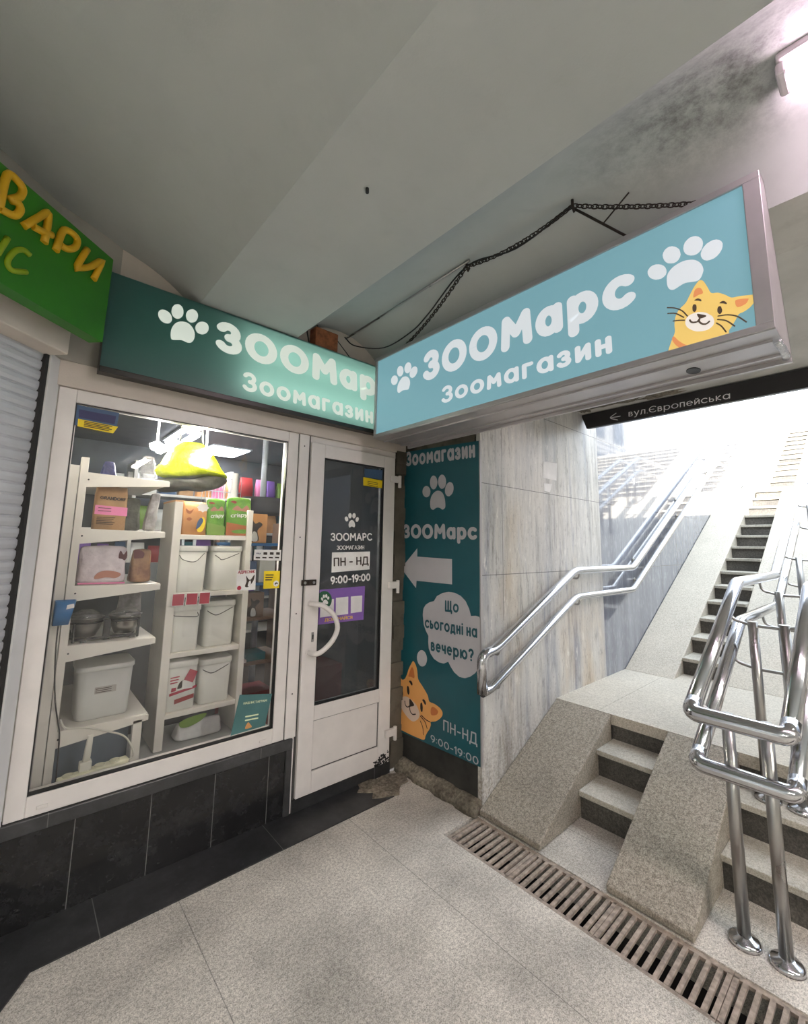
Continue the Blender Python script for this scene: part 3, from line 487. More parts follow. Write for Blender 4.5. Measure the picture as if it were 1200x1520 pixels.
def obj(name, mb, mats, parent=None, bevel=0, smooth=False, sub=0):
    bm = mb.bm
    bmesh.ops.recalc_face_normals(bm, faces=bm.faces)
    me = bpy.data.meshes.new(name)
    if parent is not None: org = ORG[parent.name]
    else:
        xs = [v.co for v in bm.verts]
        lo = Vector((min(v.x for v in xs), min(v.y for v in xs), min(v.z for v in xs))); hi = Vector((max(v.x for v in xs), max(v.y for v in xs), max(v.z for v in xs)))
        org = Vector(((lo.x+hi.x)/2, (lo.y+hi.y)/2, lo.z))
    for v in bm.verts: v.co -= org
    if smooth:
        for f in bm.faces: f.smooth = True
    bm.to_mesh(me); bm.free()
    o = bpy.data.objects.new(name, me); C.objects.link(o)
    for m in (mats if isinstance(mats, (list, tuple)) else [mats]): me.materials.append(M[m] if isinstance(m, str) else m)
    if parent is not None: o.parent = parent
    else: o.location = org
    ORG[o.name] = org
    if bevel:
        b = o.modifiers.new('bevel', 'BEVEL'); b.width = bevel; b.segments = 2; b.limit_method = 'ANGLE'; b.angle_limit = .7
    if sub:
        b = o.modifiers.new('sub', 'SUBSURF'); b.levels = b.render_levels = sub
    return o
def tag(o, label, cat, group=None):
    o['label'] = label; o['category'] = cat
    if group: o['group'] = group
    return o
def struct(o, label=None, cat=None):
    o['kind'] = 'structure'
    if label: tag(o, label, cat)
    return o
def thing(name, label, cat, loc, group=None):
    o = bpy.data.objects.new(name, None); C.objects.link(o); o.location = loc; o.empty_display_size = .1
    ORG[o.name] = Vector(loc); tag(o, label, cat, group); return o
def box(*a, **k): return MB().box(*a, **k)
def catmull(pts, n=4, closed=True):
    P = [Vector(p) for p in pts]; m = len(P); out = []
    rng = range(m) if closed else range(m-1)
    for i in rng:
        p0 = P[(i-1) % m] if closed or i else P[0]*2-P[1]; p1 = P[i]; p2 = P[(i+1) % m]; p3 = P[(i+2) % m] if closed or i+2 < m else P[-1]*2-P[-2]
        for k in range(n):
            t = k/n
            out.append(.5*((2*p1)+(p2-p0)*t+(2*p0-5*p1+4*p2-p3)*t*t+(3*p1-p0-3*p2+p3)*t**3))
    if not closed: out.append(P[-1])
    return [tuple(p) for p in out]
def fillet(pts, r=.05, n=6):
    """polyline with rounded corners"""
    P = [Vector(p) for p in pts]; out = [P[0]]
    for a, b, c in zip(P, P[1:], P[2:]):
        d1 = (a-b); d2 = (c-b); k = min(r, d1.length*.45, d2.length*.45)
        p = b+d1.normalized()*k; q = b+d2.normalized()*k
        for i in range(n+1):
            t = i/n; out.append(p*(1-t)**2+b*2*t*(1-t)+q*t*t)
    out.append(P[-1]); return out

# ------------------------------------------------------------------ rounded stroke lettering
def arc(cx, cy, rx, ry, a0, a1, n=14):
    return [(cx+rx*math.cos(math.radians(a0+(a1-a0)*i/n)), cy+ry*math.sin(math.radians(a0+(a1-a0)*i/n))) for i in range(n+1)]
U = {
 'З': [arc(.28, .75, .25, .25, 155, -85)+arc(.28, .26, .29, .26, 85, -155)],
 'О': [arc(.45, .5, .43, .5, 90, 450, 28)], 'М': [[(.04, 0), (.09, 1), (.45, .4), (.81, 1), (.86, 0)]],
 'А': [[(.02, 0), (.39, 1), (.76, 0)], [(.15, .32), (.63, .32)]],
 'Р': [[(.05, 0), (.05, 1), (.3, 1)]+arc(.3, .73, .27, .27, 90, -90)+[(.05, .46)]],
 'С': [arc(.44, .5, .42, .5, 48, 312, 20)], 'В': [[(.05, 0), (.05, 1), (.3, 1)]+arc(.3, .77, .22, .23, 90, -90)+[(.1, .54)], [(.3, .54)]+arc(.32, .27, .27, .27, 90, -90)+[(.05, 0)]],
 'И': [[(.05, 1), (.05, 0), (.62, 1), (.62, 0)]], 'П': [[(.05, 0), (.05, 1), (.6, 1), (.6, 0)]], 'Н': [[(.05, 0), (.05, 1)], [(.6, 0), (.6, 1)], [(.05, .5), (.6, .5)]],
 'Д': [[(0, -.2), (0, 0), (.78, 0), (.78, -.2)], [(.1, 0), (.2, 1), (.66, 1), (.66, 0)]],
 'Щ': [[(.05, 1), (.05, 0), (.92, 0), (.92, -.2)], [(.43, 1), (.43, 0)], [(.8, 1), (.8, 0)]],
 'Ш': [[(.05, 1), (.05, 0), (.85, 0), (.85, 1)], [(.45, 1), (.45, 0)]], 'І': [[(.08, 0), (.08, 1)]], 'Т': [[(.0, 1), (.62, 1)], [(.31, 1), (.31, 0)]],
 'Г': [[(.05, 0), (.05, 1), (.52, 1)]], 'Є': [arc(.44, .5, .42, .5, 48, 312, 20), [(.04, .5), (.5, .5)]],
 'Е': [[(.5, 0), (.05, 0), (.05, 1), (.5, 1)], [(.05, .5), (.45, .5)]], 'К': [[(.05, 0), (.05, 1)], [(.55, 1), (.07, .45), (.58, 0)]],
 'Л': [[(0, 0), (.1, .1), (.2, 1), (.66, 1), (.66, 0)]], 'Я': [[(.55, 0), (.55, 1), (.3, 1)]+arc(.3, .74, .25, .26, 90, 270)+[(.55, .48)], [(.3, .48), (.03, 0)]],
 'Ь': [[(.05, 1), (.05, 0), (.3, 0)]+arc(.3, .28, .25, .28, -90, 90)+[(.05, .56)]], 'Й': [[(.05, 1), (.05, 0), (.62, 1), (.62, 0)], arc(.33, 1.3, .16, .12, 200, 340, 6)],
 'У': [[(.02, 1), (.34, .35)], [(.66, 1), (.2, 0), (.05, 0)]], 'Ч': [[(.05, 1), (.05, .6), (.15, .42), (.58, .42)], [(.58, 1), (.58, 0)]],
 '9': [arc(.3, .68, .27, .3, 0, 360, 20), [(.57, .68), (.5, .3), (.25, 0)]], '0': [arc(.34, .5, .3, .48, 90, 450, 24)], '1': [[(.02, .8), (.2, 1), (.2, 0)]],
 ':': [[(.05, .18), (.051, .18)], [(.05, .7), (.051, .7)]], '.': [[(.05, 0), (.051, 0)]], '-': [[(.05, .42), (.36, .42)]], '?': [arc(.26, .76, .23, .24, 160, -60, 12)+[(.26, .36), (.26, .28)], [(.26, 0), (.261, 0)]],
 'G': [arc(.44, .5, .42, .5, 48, 330, 20)+[(.84, .48), (.52, .48)]], 'R': [[(.05, 0), (.05, 1), (.3, 1)]+arc(.3, .74, .25, .26, 90, -90)+[(.05, .48)], [(.28, .48), (.58, 0)]],
 'N': [[(.05, 0), (.05, 1), (.62, 0), (.62, 1)]], 'D': [[(.05, 0), (.05, 1), (.25, 1)]+arc(.25, .5, .42, .5, 90, -90)+[(.05, 0)]], 'F': [[(.05, 0), (.05, 1), (.5, 1)], [(.05, .52), (.42, .52)]],
 'V': [[(.02, 1), (.33, 0), (.64, 1)]], 'I': [[(.08, 0), (.08, 1)]], 'S': [arc(.28, .75, .23, .24, 40, 250, 10)+arc(.28, .26, .25, .26, 70, -140, 10)],
}
for a_, b_ in zip('AOPCMEHB', 'АОРСМЕНВ'): U[a_] = U[b_]
X_ = .72
def _sc(st, k): return [[(x*k, y*k) for x, y in p] for p in st]
for ch in 'зомсигнвдьлпйкчєщя': U[ch] = _sc(U[ch.upper()], X_)
U['а'] = [arc(.29, .36, .27, .36, 0, 360, 24), [(.57, .72), (.57, 0)]]
U['р'] = [[(.05, .72), (.05, -.34)], arc(.33, .36, .28, .36, 0, 360, 24)]
U['е'] = [[(.05, .38), (.55, .38)]+arc(.3, .36, .26, .36, 0, 305, 18)]
U['у'] = [[(.02, .72), (.28, .05)], [(.52, .72), (.18, -.3), (.05, -.3)]]
U['ю'] = [[(.05, 0), (.05, .72)], [(.05, .36), (.25, .36)], arc(.53, .36, .28, .36, 0, 360, 24)]
U['і'] = [[(.05, 0), (.05, .72)], [(.05, 1.0), (.051, 1.0)]]
U['c'] = U['с']; U['r'] = [[(.05, 0), (.05, .72)], arc(.3, .42, .25, .3, 160, 60, 6)]; U['i'] = U['і']; U['s'] = _sc(U['S'], X_); U['p'] = U['р']; U['y'] = U['у']
def advance(ch): return max(x for p in U[ch] for x, y in p)
def text_strokes(s, gap):
    out = []; x = 0
    for ch in s:
        if ch == ' ': x += .34; continue
        out += [[(px+x, py) for px, py in p] for p in U[ch]]; x += advance(ch)+gap
    return out
def ribbon(mb, pl, r, fn, mi=0):
    """flat stroke of half width r with round ends; fn maps (x, y) to 3d"""
    # strokes of one word overlap: each piece sits a hair above the last so that none lies in the same plane
    def put(q):
        s_ = fn.nv*(.00003*(len(mb.bm.faces) % 17)); mb.face([Vector(v)+s_ for v in q], mi)
    P = [Vector((x, y)) for x, y in pl]; m = len(P); closed = m > 3 and (P[0]-P[-1]).length < 1e-3
    L = []; R = []
    for i in range(m):
        if closed and i in (0, m-1): a, b = P[m-2], P[1]
        else: a, b = P[max(i-1, 0)], P[min(i+1, m-1)]
        d1 = P[i]-P[i-1] if i else (P[0]-P[m-2] if closed else P[1]-P[0]); d2 = P[i+1]-P[i] if i < m-1 else (P[1]-P[0] if closed else d1)
        d1 = d1.normalized(); d2 = d2.normalized()
        ang = abs(d1.angle_signed(d2, 0)) if d1.length and d2.length else 0
        t = (d1+d2)
        t = t.normalized() if t.length > .2 else d1
        n = Vector((-t.y, t.x)); k = min(2.2, 1/max(.35, n.dot(Vector((-d1.y, d1.x)))))
        L.append(P[i]+n*r*k if ang < .6 else None); R.append(P[i]-n*r*k if ang < .6 else None)
    for i in range(m-1):
        d = (P[i+1]-P[i]).normalized(); n = Vector((-d.y, d.x))*r
        q = [L[i] or P[i]+n, R[i] or P[i]-n, R[i+1] or P[i+1]-n, L[i+1] or P[i+1]+n]
        put([fn(*v) for v in q])
    for i in range(m):
        if (i in (0, m-1) and not closed) or L[i] is None:
            put([fn(P[i].x+r*math.cos(2*math.pi*j/16), P[i].y+r*math.sin(2*math.pi*j/16)) for j in range(16)])
def lettering(mb, s, quad, fn, r=.08, gap=.2, mi=0, rx=None):
    """quad = bottom left, bottom right, top left on the sign's own plane"""
    st = text_strokes(s, gap)
    xs = [x for p in st for x, y in p]; x0 = min(xs)-r; x1 = max(xs)+r
    bl, br, tl = (Vector(q) for q in quad)
    def g(x, y):
        v = bl+(br-bl)*((x-x0)/(x1-x0))+(tl-bl)*((y+r)/(1+2*r)); return fn(v.x, v.y)
    g.nv = fn.nv
    for p in st: ribbon(mb, p, r, g, mi)
    return mb
def strokes(mb, lines, r, fn, mi=0):
    for p in lines: ribbon(mb, catmull([(*q, 0) for q in p], 4, False) and [(v[0], v[1]) for v in catmull([(*q, 0) for q in p], 4, False)], r, fn, mi)
    return mb
def poly(mb, pts, fn, mi=0, smooth=True):
    if smooth: pts = [(v[0], v[1]) for v in catmull([(*q, 0) for q in pts], 3)]
    mb.face([fn(*p) for p in pts], mi); return mb
EPS = .0012
def onX(x0, l):
    f = lambda a, z: (x0-EPS*l, a, z)
    f.nv = Vector((-1, 0, 0)); return f
def onY(y0, l):
    f = lambda a, z: (a, y0-EPS*l, z)
    f.nv = Vector((0, -1, 0)); return f
def rrect(cx, cy, w, d, r, z, n=5):
    o = []
    for sx, sy, a in ((1, 1, 0), (-1, 1, 90), (-1, -1, 180), (1, -1, 270)):
        for i in range(n+1):
            t = math.radians(a+90*i/n); o.append((cx+sx*(w/2-r)+r*math.cos(t), cy+sy*(d/2-r)+r*math.sin(t), z))
    return o

# ------------------------------------------------------------------ the setting
MX = 2.06   # return wall plane
MY = 1.635  # marble wall plane
# floor: left field, strip right of the drain, drain pit
b = MB(); b.box(-6, 1.775, -6, 2.30, -.15, 0); b.box(1.775, 2.03, MY+.02, 2.30, -.15, 0); b.box(2.03, 2.9, -6, 2.30, -.15, 0); b.box(1.775, 2.03, -6, -1.62, -.15, 0)
struct(obj('floor', b, 'floor'))
struct(obj('floor_drain_pit', box(1.775, 2.03, -1.62, MY+.02, -.16, -.12), 'pit'))
# threshold stone strip along the shop front
b = MB(); b.prism([(-.25, 1.80, 0), (-.02, 2.20, 0), (-.02, 2.31, 0), (1.55, 2.31, 0), (1.55, 2.068, 0), (.19, 2.068, 0), (-.12, 1.62, 0)], (0, 0, .006)); b.box(1.55, 1.80, 2.068, 2.31, 0, .006)
struct(obj('trim_threshold', b, 'blackmat'))
b = MB()
ring = []
for i in range(20):
    a = 2*math.pi*i/20; q = 1+.22*math.sin(3*a+1)+.15*math.sin(7*a)
    ring.append((1.83+.17*q*math.cos(a), 2.19+.105*q*math.sin(a), .004))
b.prism(ring, (0, 0, .008)); struct(obj('trim_cement_patch', b, 'cement'))
# cement fillet at the foot of the return wall
secs = []
for i in range(22):
    y = 2.3-.66*i/21; k = 1+.16*math.sin(i*1.1)+.08*math.sin(i*2.3)
    secs.append([(2.07, y, -.002), (2.035-.045*k, y, -.002), (2.03-.035*k, y, .022*k+.01), (2.035, y, .045*k+.01), (2.07, y, .06+.015*k)])
struct(obj('trim_fillet', MB().loft(secs), 'cement'))
# ceiling: barrel vaults and flat ribs running away from the shop front
prof = [(-3.6, 2.63), (-3.3, 2.80), (-2.9, 2.86), (-2.5, 2.80), (-2.25, 2.63), (-1.72, 2.63), (-1.60, 2.70), (-1.42, 2.77), (-1.2, 2.82), (-.8, 2.875), (-.45, 2.89), (-.15, 2.875), (.13, 2.838), (.25, 2.808), (.36, 2.772), (.45, 2.728), (.52, 2.678), (.572, 2.628)]
rib = [(1.105, 2.628)]
v2 = [(1.14, 2.68), (1.19, 2.73), (1.25, 2.775), (1.32, 2.81), (1.40, 2.828), (1.47, 2.83), (1.55, 2.822), (1.62, 2.80), (1.69, 2.765), (1.75, 2.72), (1.80, 2.67), (1.835, 2.625)]
end = [(2.15, 2.615), (2.19, 2.625), (2.75, 2.60), (3.44, 2.535)]
def spl(p): return [(v[0], v[1]) for v in catmull([(*q, 0) for q in p], 3, False)]
b = MB()
def strip(pts, smooth, mi):
    y0, y1 = 2.32, -6.0
    A = [b.bm.verts.new((x, y0, z)) for x, z in pts]; B = [b.bm.verts.new((x, y1, z)) for x, z in pts]
    for i in range(len(pts)-1):
        f = b.bm.faces.new((A[i], A[i+1], B[i+1], B[i])); f.smooth = smooth; f.material_index = mi
strip([(-6, 2.63), (-3.6, 2.63)], False, 0); strip(spl(prof[:5]), True, 0); strip(prof[4:6], False, 0); strip(spl(prof[5:]), True, 0); strip([prof[-1]]+rib, False, 0); strip(spl(rib+v2), True, 0); strip([v2[-1], end[0]], False, 1); strip(end, True, 1)
struct(obj('ceiling', b, ['ceil', 'soffit']))
# street slab above the passage, with its face over the stairs
b = MB(); b.box(-7, 3.46, -7, 2.6, 2.92, 4.05); b.box(3.44, 3.47, -2.6, MY, 2.53, 4.05)
struct(obj('ceiling_slab', b, 'stairout'))
# closing walls behind and beside the camera
struct(obj('wall_rear', box(-6.2, 3.2, -6.2, -6, -.1, 2.95), 'wallpl'))
struct(obj('wall_far', box(-6.2, -6, -6, 2.6, -.1, 2.95), 'wallpl'))
# shop front wall: plinth, lintel band, jamb
b = MB(); b.box(.0, 1.243, 2.30, 2.40, 0, .335); b.box(-.02, 1.25, 2.288, 2.42, .335, .388, 1); b.box(1.215, 1.25, 2.290, 2.40, 0, .335, 1)
struct(obj('wall_plinth', b, ['black', 'capstone'], bevel=.004))
b = MB(); b.box(-.6, 2.06, 2.312, 2.45, 2.105, 2.95); b.box(-.05, 1.95, 2.285, 2.34, 2.092, 2.20)
struct(obj('wall_lintel', b, 'lintel'))
b = MB(); b.box(1.94, 2.07, 2.33, 2.42, 0, 2.12)
for i in range(26):
    z = .02+i*.08; x = 1.945+random.random()*.015
    b.box(x, 2.07, 2.285+random.random()*.03, 2.35, z, z+.085)
struct(obj('wall_jamb', b, 'broken'))
# return wall behind the poster
b = MB(); b.box(2.062, 2.12, MY+.03, 2.33, .20, 2.63); struct(obj('wall_return', b, 'broken'))
struct(obj('wall_return_base', box(2.058, 2.12, MY+.03, 2.33, 0, .24), 'blackwall'))
# marble cladding beside the stairs
b = MB(); b.box(2.062, 3.65, MY, MY+.04, 0, 2.66)
struct(obj('wall_marble', b, 'marble'))
b = MB(); b.prism([(3.65, MY+.002, 0), (14, MY+.002, 0), (14, MY+.002, 4.2), (3.65, MY+.002, 4.2)], (0, .05, 0))
struct(obj('wall_granite', b, 'polished'))
struct(obj('wall_backing', box(2.12, 14, MY+.06, MY+.4, 0, 4.2), 'wallpl'))
struct(obj('wall_opposite', box(3.47, 14, -2.75, -2.605, 0, 3.6), 'polished'))
struct(obj('wall_side', box(2.06, 3.47, -2.75, -2.605, 0, 2.66), 'wallpl'))
struct(obj('floor_street', box(12.0, 40, -40, 14, 3.8, 3.99), 'pave'))
b = MB(); b.box(3.47, 40, MY+.42, 14, 3.8, 4.1); b.box(3.47, 12, -40, -2.76, 3.4, 3.6); struct(obj('floor_pavement', b, 'pave'))

# ------------------------------------------------------------------ stairs
LZ = .432; TR = .2746; RS = .133
st = thing('staircase', 'short lower flight of stone steps between granite ramps, behind the drain grate', 'stairs', (2.05, .8, 0))
def steps(parent, tops, x_end, ys, zb, lip=.022):
    """tops: (nosing x, tread z) list, last one is the landing"""
    for i, (x, z) in enumerate(tops):
        xe = tops[i+1][0]+.03 if i+1 < len(tops) else x_end
        for y0, y1 in ys:
            obj('tread', box(x, xe, y0, y1, z-.028, z), 'tread', parent, bevel=.004)
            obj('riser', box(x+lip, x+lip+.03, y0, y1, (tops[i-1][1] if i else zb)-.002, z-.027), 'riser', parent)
low = [(2.43, .144), (2.655, .288), (2.87, LZ)]
steps(st, low[:2], 2.885, [(.955, 1.27), (-2.6, .63)], 0)
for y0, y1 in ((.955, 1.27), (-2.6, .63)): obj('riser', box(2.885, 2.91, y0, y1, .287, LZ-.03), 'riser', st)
def ramp(parent, x0, z0, x1, z1, y0, y1, zb, lip=.03, mat='granite', name='ramp_slab'):
    b = MB(); b.prism([(x0, y0, zb), (x0, y0, z0), (x1, y0, z1), (x1, y0, zb)], (0, y1-y0, 0)); return obj(name, b, mat, parent, bevel=.006)
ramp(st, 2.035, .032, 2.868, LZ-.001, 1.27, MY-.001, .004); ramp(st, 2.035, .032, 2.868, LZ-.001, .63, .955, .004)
struct(obj('floor_landing', box(2.87, 4.245, -2.6, MY, LZ-.06, LZ), 'landing'))
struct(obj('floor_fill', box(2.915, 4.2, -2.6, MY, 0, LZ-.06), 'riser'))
up = thing('staircase', 'long upper flight of stone steps rising to daylight beyond the landing', 'stairs', (4.2, .8, LZ))
ut = [(4.222+TR*k, LZ+RS*(k+1)) for k in range(14)]
steps(up, ut, 8.72, [(.965, 1.265)], LZ)
xe, ze = ut[-1]
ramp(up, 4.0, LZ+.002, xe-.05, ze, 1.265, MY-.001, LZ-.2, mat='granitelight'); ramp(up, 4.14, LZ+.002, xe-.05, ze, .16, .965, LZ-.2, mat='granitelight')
steps(up, ut, 8.72, [(-2.6, .16)], LZ)
obj('landing_slab', box(xe+.25, 8.74, -2.6, MY-.001, ze-.3, ze-.03), 'granitelight', up)
obj('landing_slab', box(xe-.05, 8.74, 1.265, MY-.001, ze-.03, ze), 'granitelight', up); obj('landing_slab', box(xe-.05, 8.74, .16, .965, ze-.03, ze), 'granitelight', up)
top = thing('staircase', 'sunlit third flight of steps at the top of the stairs', 'stairs', (8.7, .8, ze))
tt = [(8.7+TR*k, ze+RS*(k+1)) for k in range(12)]
steps(top, tt, 12.2, [(.965, 1.265), (-2.6, .16)], ze)
x2, z2 = tt[-1]
ramp(top, 8.742, ze+.06, x2, z2, 1.265, MY-.001, ze-.2, mat='granitelight'); ramp(top, 8.742, ze+.06, x2, z2, .16, .965, ze-.2, mat='granitelight')

# ------------------------------------------------------------------ drain grates
def grate(y1, y0, label):
    b = MB(); b.box(1.775, 1.797, y0, y1, -.018, -.004); b.box(2.008, 2.03, y0, y1, -.018, -.004); b.box(1.79, 2.015, y1-.016, y1, -.018, -.004); b.box(1.79, 2.015, y0, y0+.016, -.018, -.004)
    n = max(1, int((y1-y0-.03)/.034))
    for i in range(n):
        y = y0+.016+(i+.5)*(y1-y0-.032)/n
        j = random.uniform(-.001, .001)
        b.box(1.795, 2.01, y-.0078+j, y+.0078+j, -.016, -.003+j)
    tag(obj('drain_grate', b, 'rust', bevel=.0015), label, 'drain grate', 'drain grates across the passage floor')
grate(1.64, 1.285, 'rusty iron drain grate at the foot of the ramp against the marble wall')
grate(1.283, .90, 'rusty iron drain grate in front of the narrow steps')
grate(.898, .51, 'rusty iron drain grate in front of the middle granite ramp')
grate(.508, .12, 'rusty iron drain grate beside the round feet of the railing posts')
grate(.118, -.28, 'rusty iron drain grate at the lower right corner past the railing feet')

# ------------------------------------------------------------------ wall handrail
hr = thing('handrail', 'double stainless steel handrail fixed along the marble wall', 'handrail', (2.05, MY, .6))
yw = 1.555; R = .027
def railpath(z0, zb, xs, y, top, r=.05):
    return fillet([(xs, y, z0), (3.035, y, zb), (4.075, y, zb), (4.075+(top-zb)/.484, y, top)], r)
tp = fillet([(1.965, yw, .66), (1.965, yw, .86), (2.08, yw, .872), (3.035, yw, 1.285), (4.075, yw, 1.283), (7.35, yw, 2.95), (8.6, yw, 2.95)], .06)
obj('top_rail', MB().tube(tp, R, 14), 'steel', hr)
lp = fillet([(1.965, yw, .665), (2.035, yw, .672), (3.04, yw, 1.10), (4.06, yw, 1.098), (7.4, yw, 2.78), (8.6, yw, 2.78)], .05)
obj('lower_rail', MB().tube(lp, R*.9, 14), 'steel', hr)
def railz(x, z0, x0=2.08, zf=1.284):
    return z0+(x-x0)*(zf-z0)/(3.035-x0) if x < 3.035 else (zf if x < 4.07 else zf+(x-4.075)*.509)
for x in (2.13, 3.10, 4.3, 5.6, 6.9):
    for z0, zf, rr in ((.872, 1.284, R), (.69, 1.10, R)):
        z = railz(x, z0, 2.08, zf)
        br = obj('wall_bracket', MB().tube(fillet([(x, yw, z-.015), (x, yw+.01, z-.06), (x, MY-.004, z-.055)], .03), .007, 8), 'steeldull', hr)
        obj('flange', MB().tube([(x, MY-.006, z-.055), (x, MY, z-.055)], .025, 14), 'steeldull', br)

# ------------------------------------------------------------------ middle railing
mr = thing('railing', 'double stainless steel railing on paired posts in the middle of the stairs', 'railing', (2.19, .45, 0))
RL = .030
def rz(x, low=False):
    z = .815+(x-2.06)*.502 if x < 2.96 else (1.275 if x < 4.10 else 1.275+(x-4.10)*.484)
    return z-(.205 if low else 0)
for low in (False, True):
    d = .205 if low else 0; xs = 2.085 if low else 2.06
    for y in (.60, .305):
        pts = [(xs+.012, y, rz(xs)-d+.006), (2.97, y, 1.275-d), (4.10, y, 1.278-d), (7.45, y, 2.9-d), (8.6, y, 2.9-d)]
        obj('lower_rail' if low else 'top_rail', MB().tube(fillet(pts, .04), RL if not low else RL*.94, 16), 'steel', mr)
    bar = fillet([(xs+.06, .60, rz(xs+.06)-d), (xs, .60, rz(xs)-d), (xs, .305, rz(xs)-d), (xs+.06, .305, rz(xs+.06)-d)], .045)
    obj('end_bar', MB().tube(bar, (RL if not low else RL*.94)*1.02, 16), 'steel', mr)
def ground(x):
    if x < 2.43: return 0
    if x < 2.655: return .144
    if x < 2.87: return .288
    if x < 4.14: return LZ
    return min(ze, LZ+(x-4.14)*.487)
for x in (2.192, 2.78, 3.56, 4.52, 5.5, 6.5, 7.5):
    g = ground(x); zt = rz(x)-.075
    for y in (.51, .39):
        p = obj('post', MB().tube([(x, y, g), (x, y, zt)], .0215, 16), 'steeldull', mr)
        obj('foot_flange', MB().lathe(x, y, [(.052, g), (.052, g+.012), (.044, g+.02), (.026, g+.026), (.022, g+.03)]), 'steel', p)
    for d in (0, .205):
        z = rz(x)-d
        if z-.06-g < .1: continue
        a = fillet([(x, .60, z-.02), (x, .592, z-.075), (x, .51, z-.095), (x, .39, z-.095), (x, .315, z-.075), (x, .305, z-.02)], .05)
        obj('support_arm', MB().tube(a, .0075, 8), 'steeldull', mr)

# ------------------------------------------------------------------ shop front: window and door
wn = bpy.data.objects.new('window_1', None); C.objects.link(wn); wn.location = (.64, 2.3, .39); ORG['window_1'] = Vector(wn.location); struct(wn, 'white plastic shop window with goods on display behind it', 'window')
b = MB(); b.box(.075, .137, 2.30, 2.37, .39, 2.09); b.box(1.135, 1.198, 2.30, 2.37, .39, 2.09); b.box(.137, 1.135, 2.30, 2.37, 2.032, 2.09); b.box(.137, 1.135, 2.30, 2.37, .39, .464)
fr = obj('frame', b, 'upvc', wn, bevel=.003)
for x in (.17, 1.06): obj('drain_cap', box(x, x+.035, 2.293, 2.30, .412, .424), 'upvc', fr, bevel=.002)
b = MB()
for a in ((.135, .142, .462, 2.034), (1.130, 1.137, .462, 2.034), (.142, 1.130, .462, .468), (.142, 1.130, 2.027, 2.034)): b.box(a[0], a[1], 2.306, 2.336, a[2], a[3])
obj('gasket', b, 'gasket', fr)
obj('glass_pane', box(.137, 1.135, 2.318, 2.324, .464, 2.032), 'glass', wn)
b = MB(); b.box(1.203, 1.268, 2.296, 2.37, .39, 2.09); b.box(1.236, 1.262, 2.299, 2.37, .0, .39)
mp = obj('mullion_post', b, 'upvc', wn, bevel=.003)
b = MB()
for z in (.62, 1.05, 1.48, 2.02): b.tube([(1.235, 2.2945, z), (1.235, 2.297, z)], .004, 8)
obj('screw_cap', b, 'gasket', mp)
b = MB(); b.box(1.199, 1.2025, 2.303, 2.36, .39, 2.09); b.box(1.268, 1.279, 2.304, 2.36, .02, 2.09); obj('seam', b, 'upvcd', wn)
dr = bpy.data.objects.new('door_1', None); C.objects.link(dr); dr.location = (1.61, 2.3, .06); ORG['door_1'] = Vector(dr.location); struct(dr, 'white plastic shop door with darkened glass and a curved handle', 'door')
b = MB(); b.box(1.279, 1.372, 2.285, 2.35, .072, 2.050); b.box(1.845, 1.938, 2.285, 2.35, .072, 2.050); b.box(1.372, 1.845, 2.285, 2.35, 1.968, 2.050); b.box(1.372, 1.845, 2.285, 2.35, .45, .53); b.box(1.372, 1.845, 2.285, 2.35, .072, .185)
lf = obj('door_leaf', b, 'upvc', dr, bevel=.003)
b = MB(); b.box(1.37, 1.377, 2.29, 2.32, .528, 1.97); b.box(1.84, 1.847, 2.29, 2.32, .528, 1.97); b.box(1.377, 1.84, 2.29, 2.32, .528, .535); b.box(1.377, 1.84, 2.29, 2.32, 1.963, 1.97); obj('gasket', b, 'gasket', lf)
obj('lower_panel', box(1.372, 1.845, 2.297, 2.34, .185, .45), 'upvc', dr, bevel=.003)
b = MB()
for a in ((1.372, 1.376, .185, .45), (1.841, 1.845, .185, .45), (1.376, 1.841, .185, .189), (1.376, 1.841, .446, .45)): b.box(a[0], a[1], 2.2935, 2.298, a[2], a[3])
obj('panel_seam', b, 'upvcd', dr)
obj('glass_pane', box(1.372, 1.845, 2.306, 2.312, .53, 1.968), 'doorglass', dr)
b = MB(); b.box(1.95, 1.975, 2.33, 2.36, .06, 2.09); b.box(1.268, 1.975, 2.31, 2.37, 2.052, 2.092); obj('door_frame', b, 'upvc', dr)
hp = catmull([(1.318, 2.285, 1.10), (1.322, 2.235, 1.102), (1.36, 2.215, 1.092), (1.425, 2.205, 1.04), (1.455, 2.203, .965), (1.425, 2.205, .895), (1.36, 2.215, .84), (1.322, 2.235, .83), (1.318, 2.285, .83)], 4, False)
hd = obj('handle', MB().tube(hp, .0145, 12), 'upvc', dr)
b = MB(); b.tube([(1.318, 2.280, 1.10), (1.318, 2.286, 1.10)], .02, 14); b.tube([(1.318, 2.280, .83), (1.318, 2.286, .83)], .02, 14); obj('rosette', b, 'upvc', hd)
lk = obj('lock_plate', box(1.332, 1.348, 2.281, 2.286, .885, .94), 'steeldull', dr, bevel=.003)
obj('keyhole', box(1.337, 1.343, 2.279, 2.282, .90, .925), 'gasket', lk)
b = MB(); b.box(1.25, 1.343, 2.272, 2.284, 1.205, 1.237); b.box(1.288, 1.30, 2.266, 2.274, 1.208, 1.234); la = obj('latch_bracket', b, 'rustdark', dr, bevel=.002)
b = MB(); b.tube([(1.268, 2.268, 1.221), (1.268, 2.273, 1.221)], .008, 10); b.tube([(1.325, 2.268, 1.221), (1.325, 2.273, 1.221)], .008, 10); obj('bolt_head', b, 'steeldull', la)
for z in (1.895, 1.178, .25):
    b = MB(); b.box(1.892, 1.965, 2.262, 2.285, z-.022, z+.022); b.tube([(1.972, 2.272, z-.055), (1.972, 2.272, z+.03)], .012, 10); obj('hinge', b, 'upvc', dr, bevel=.003)
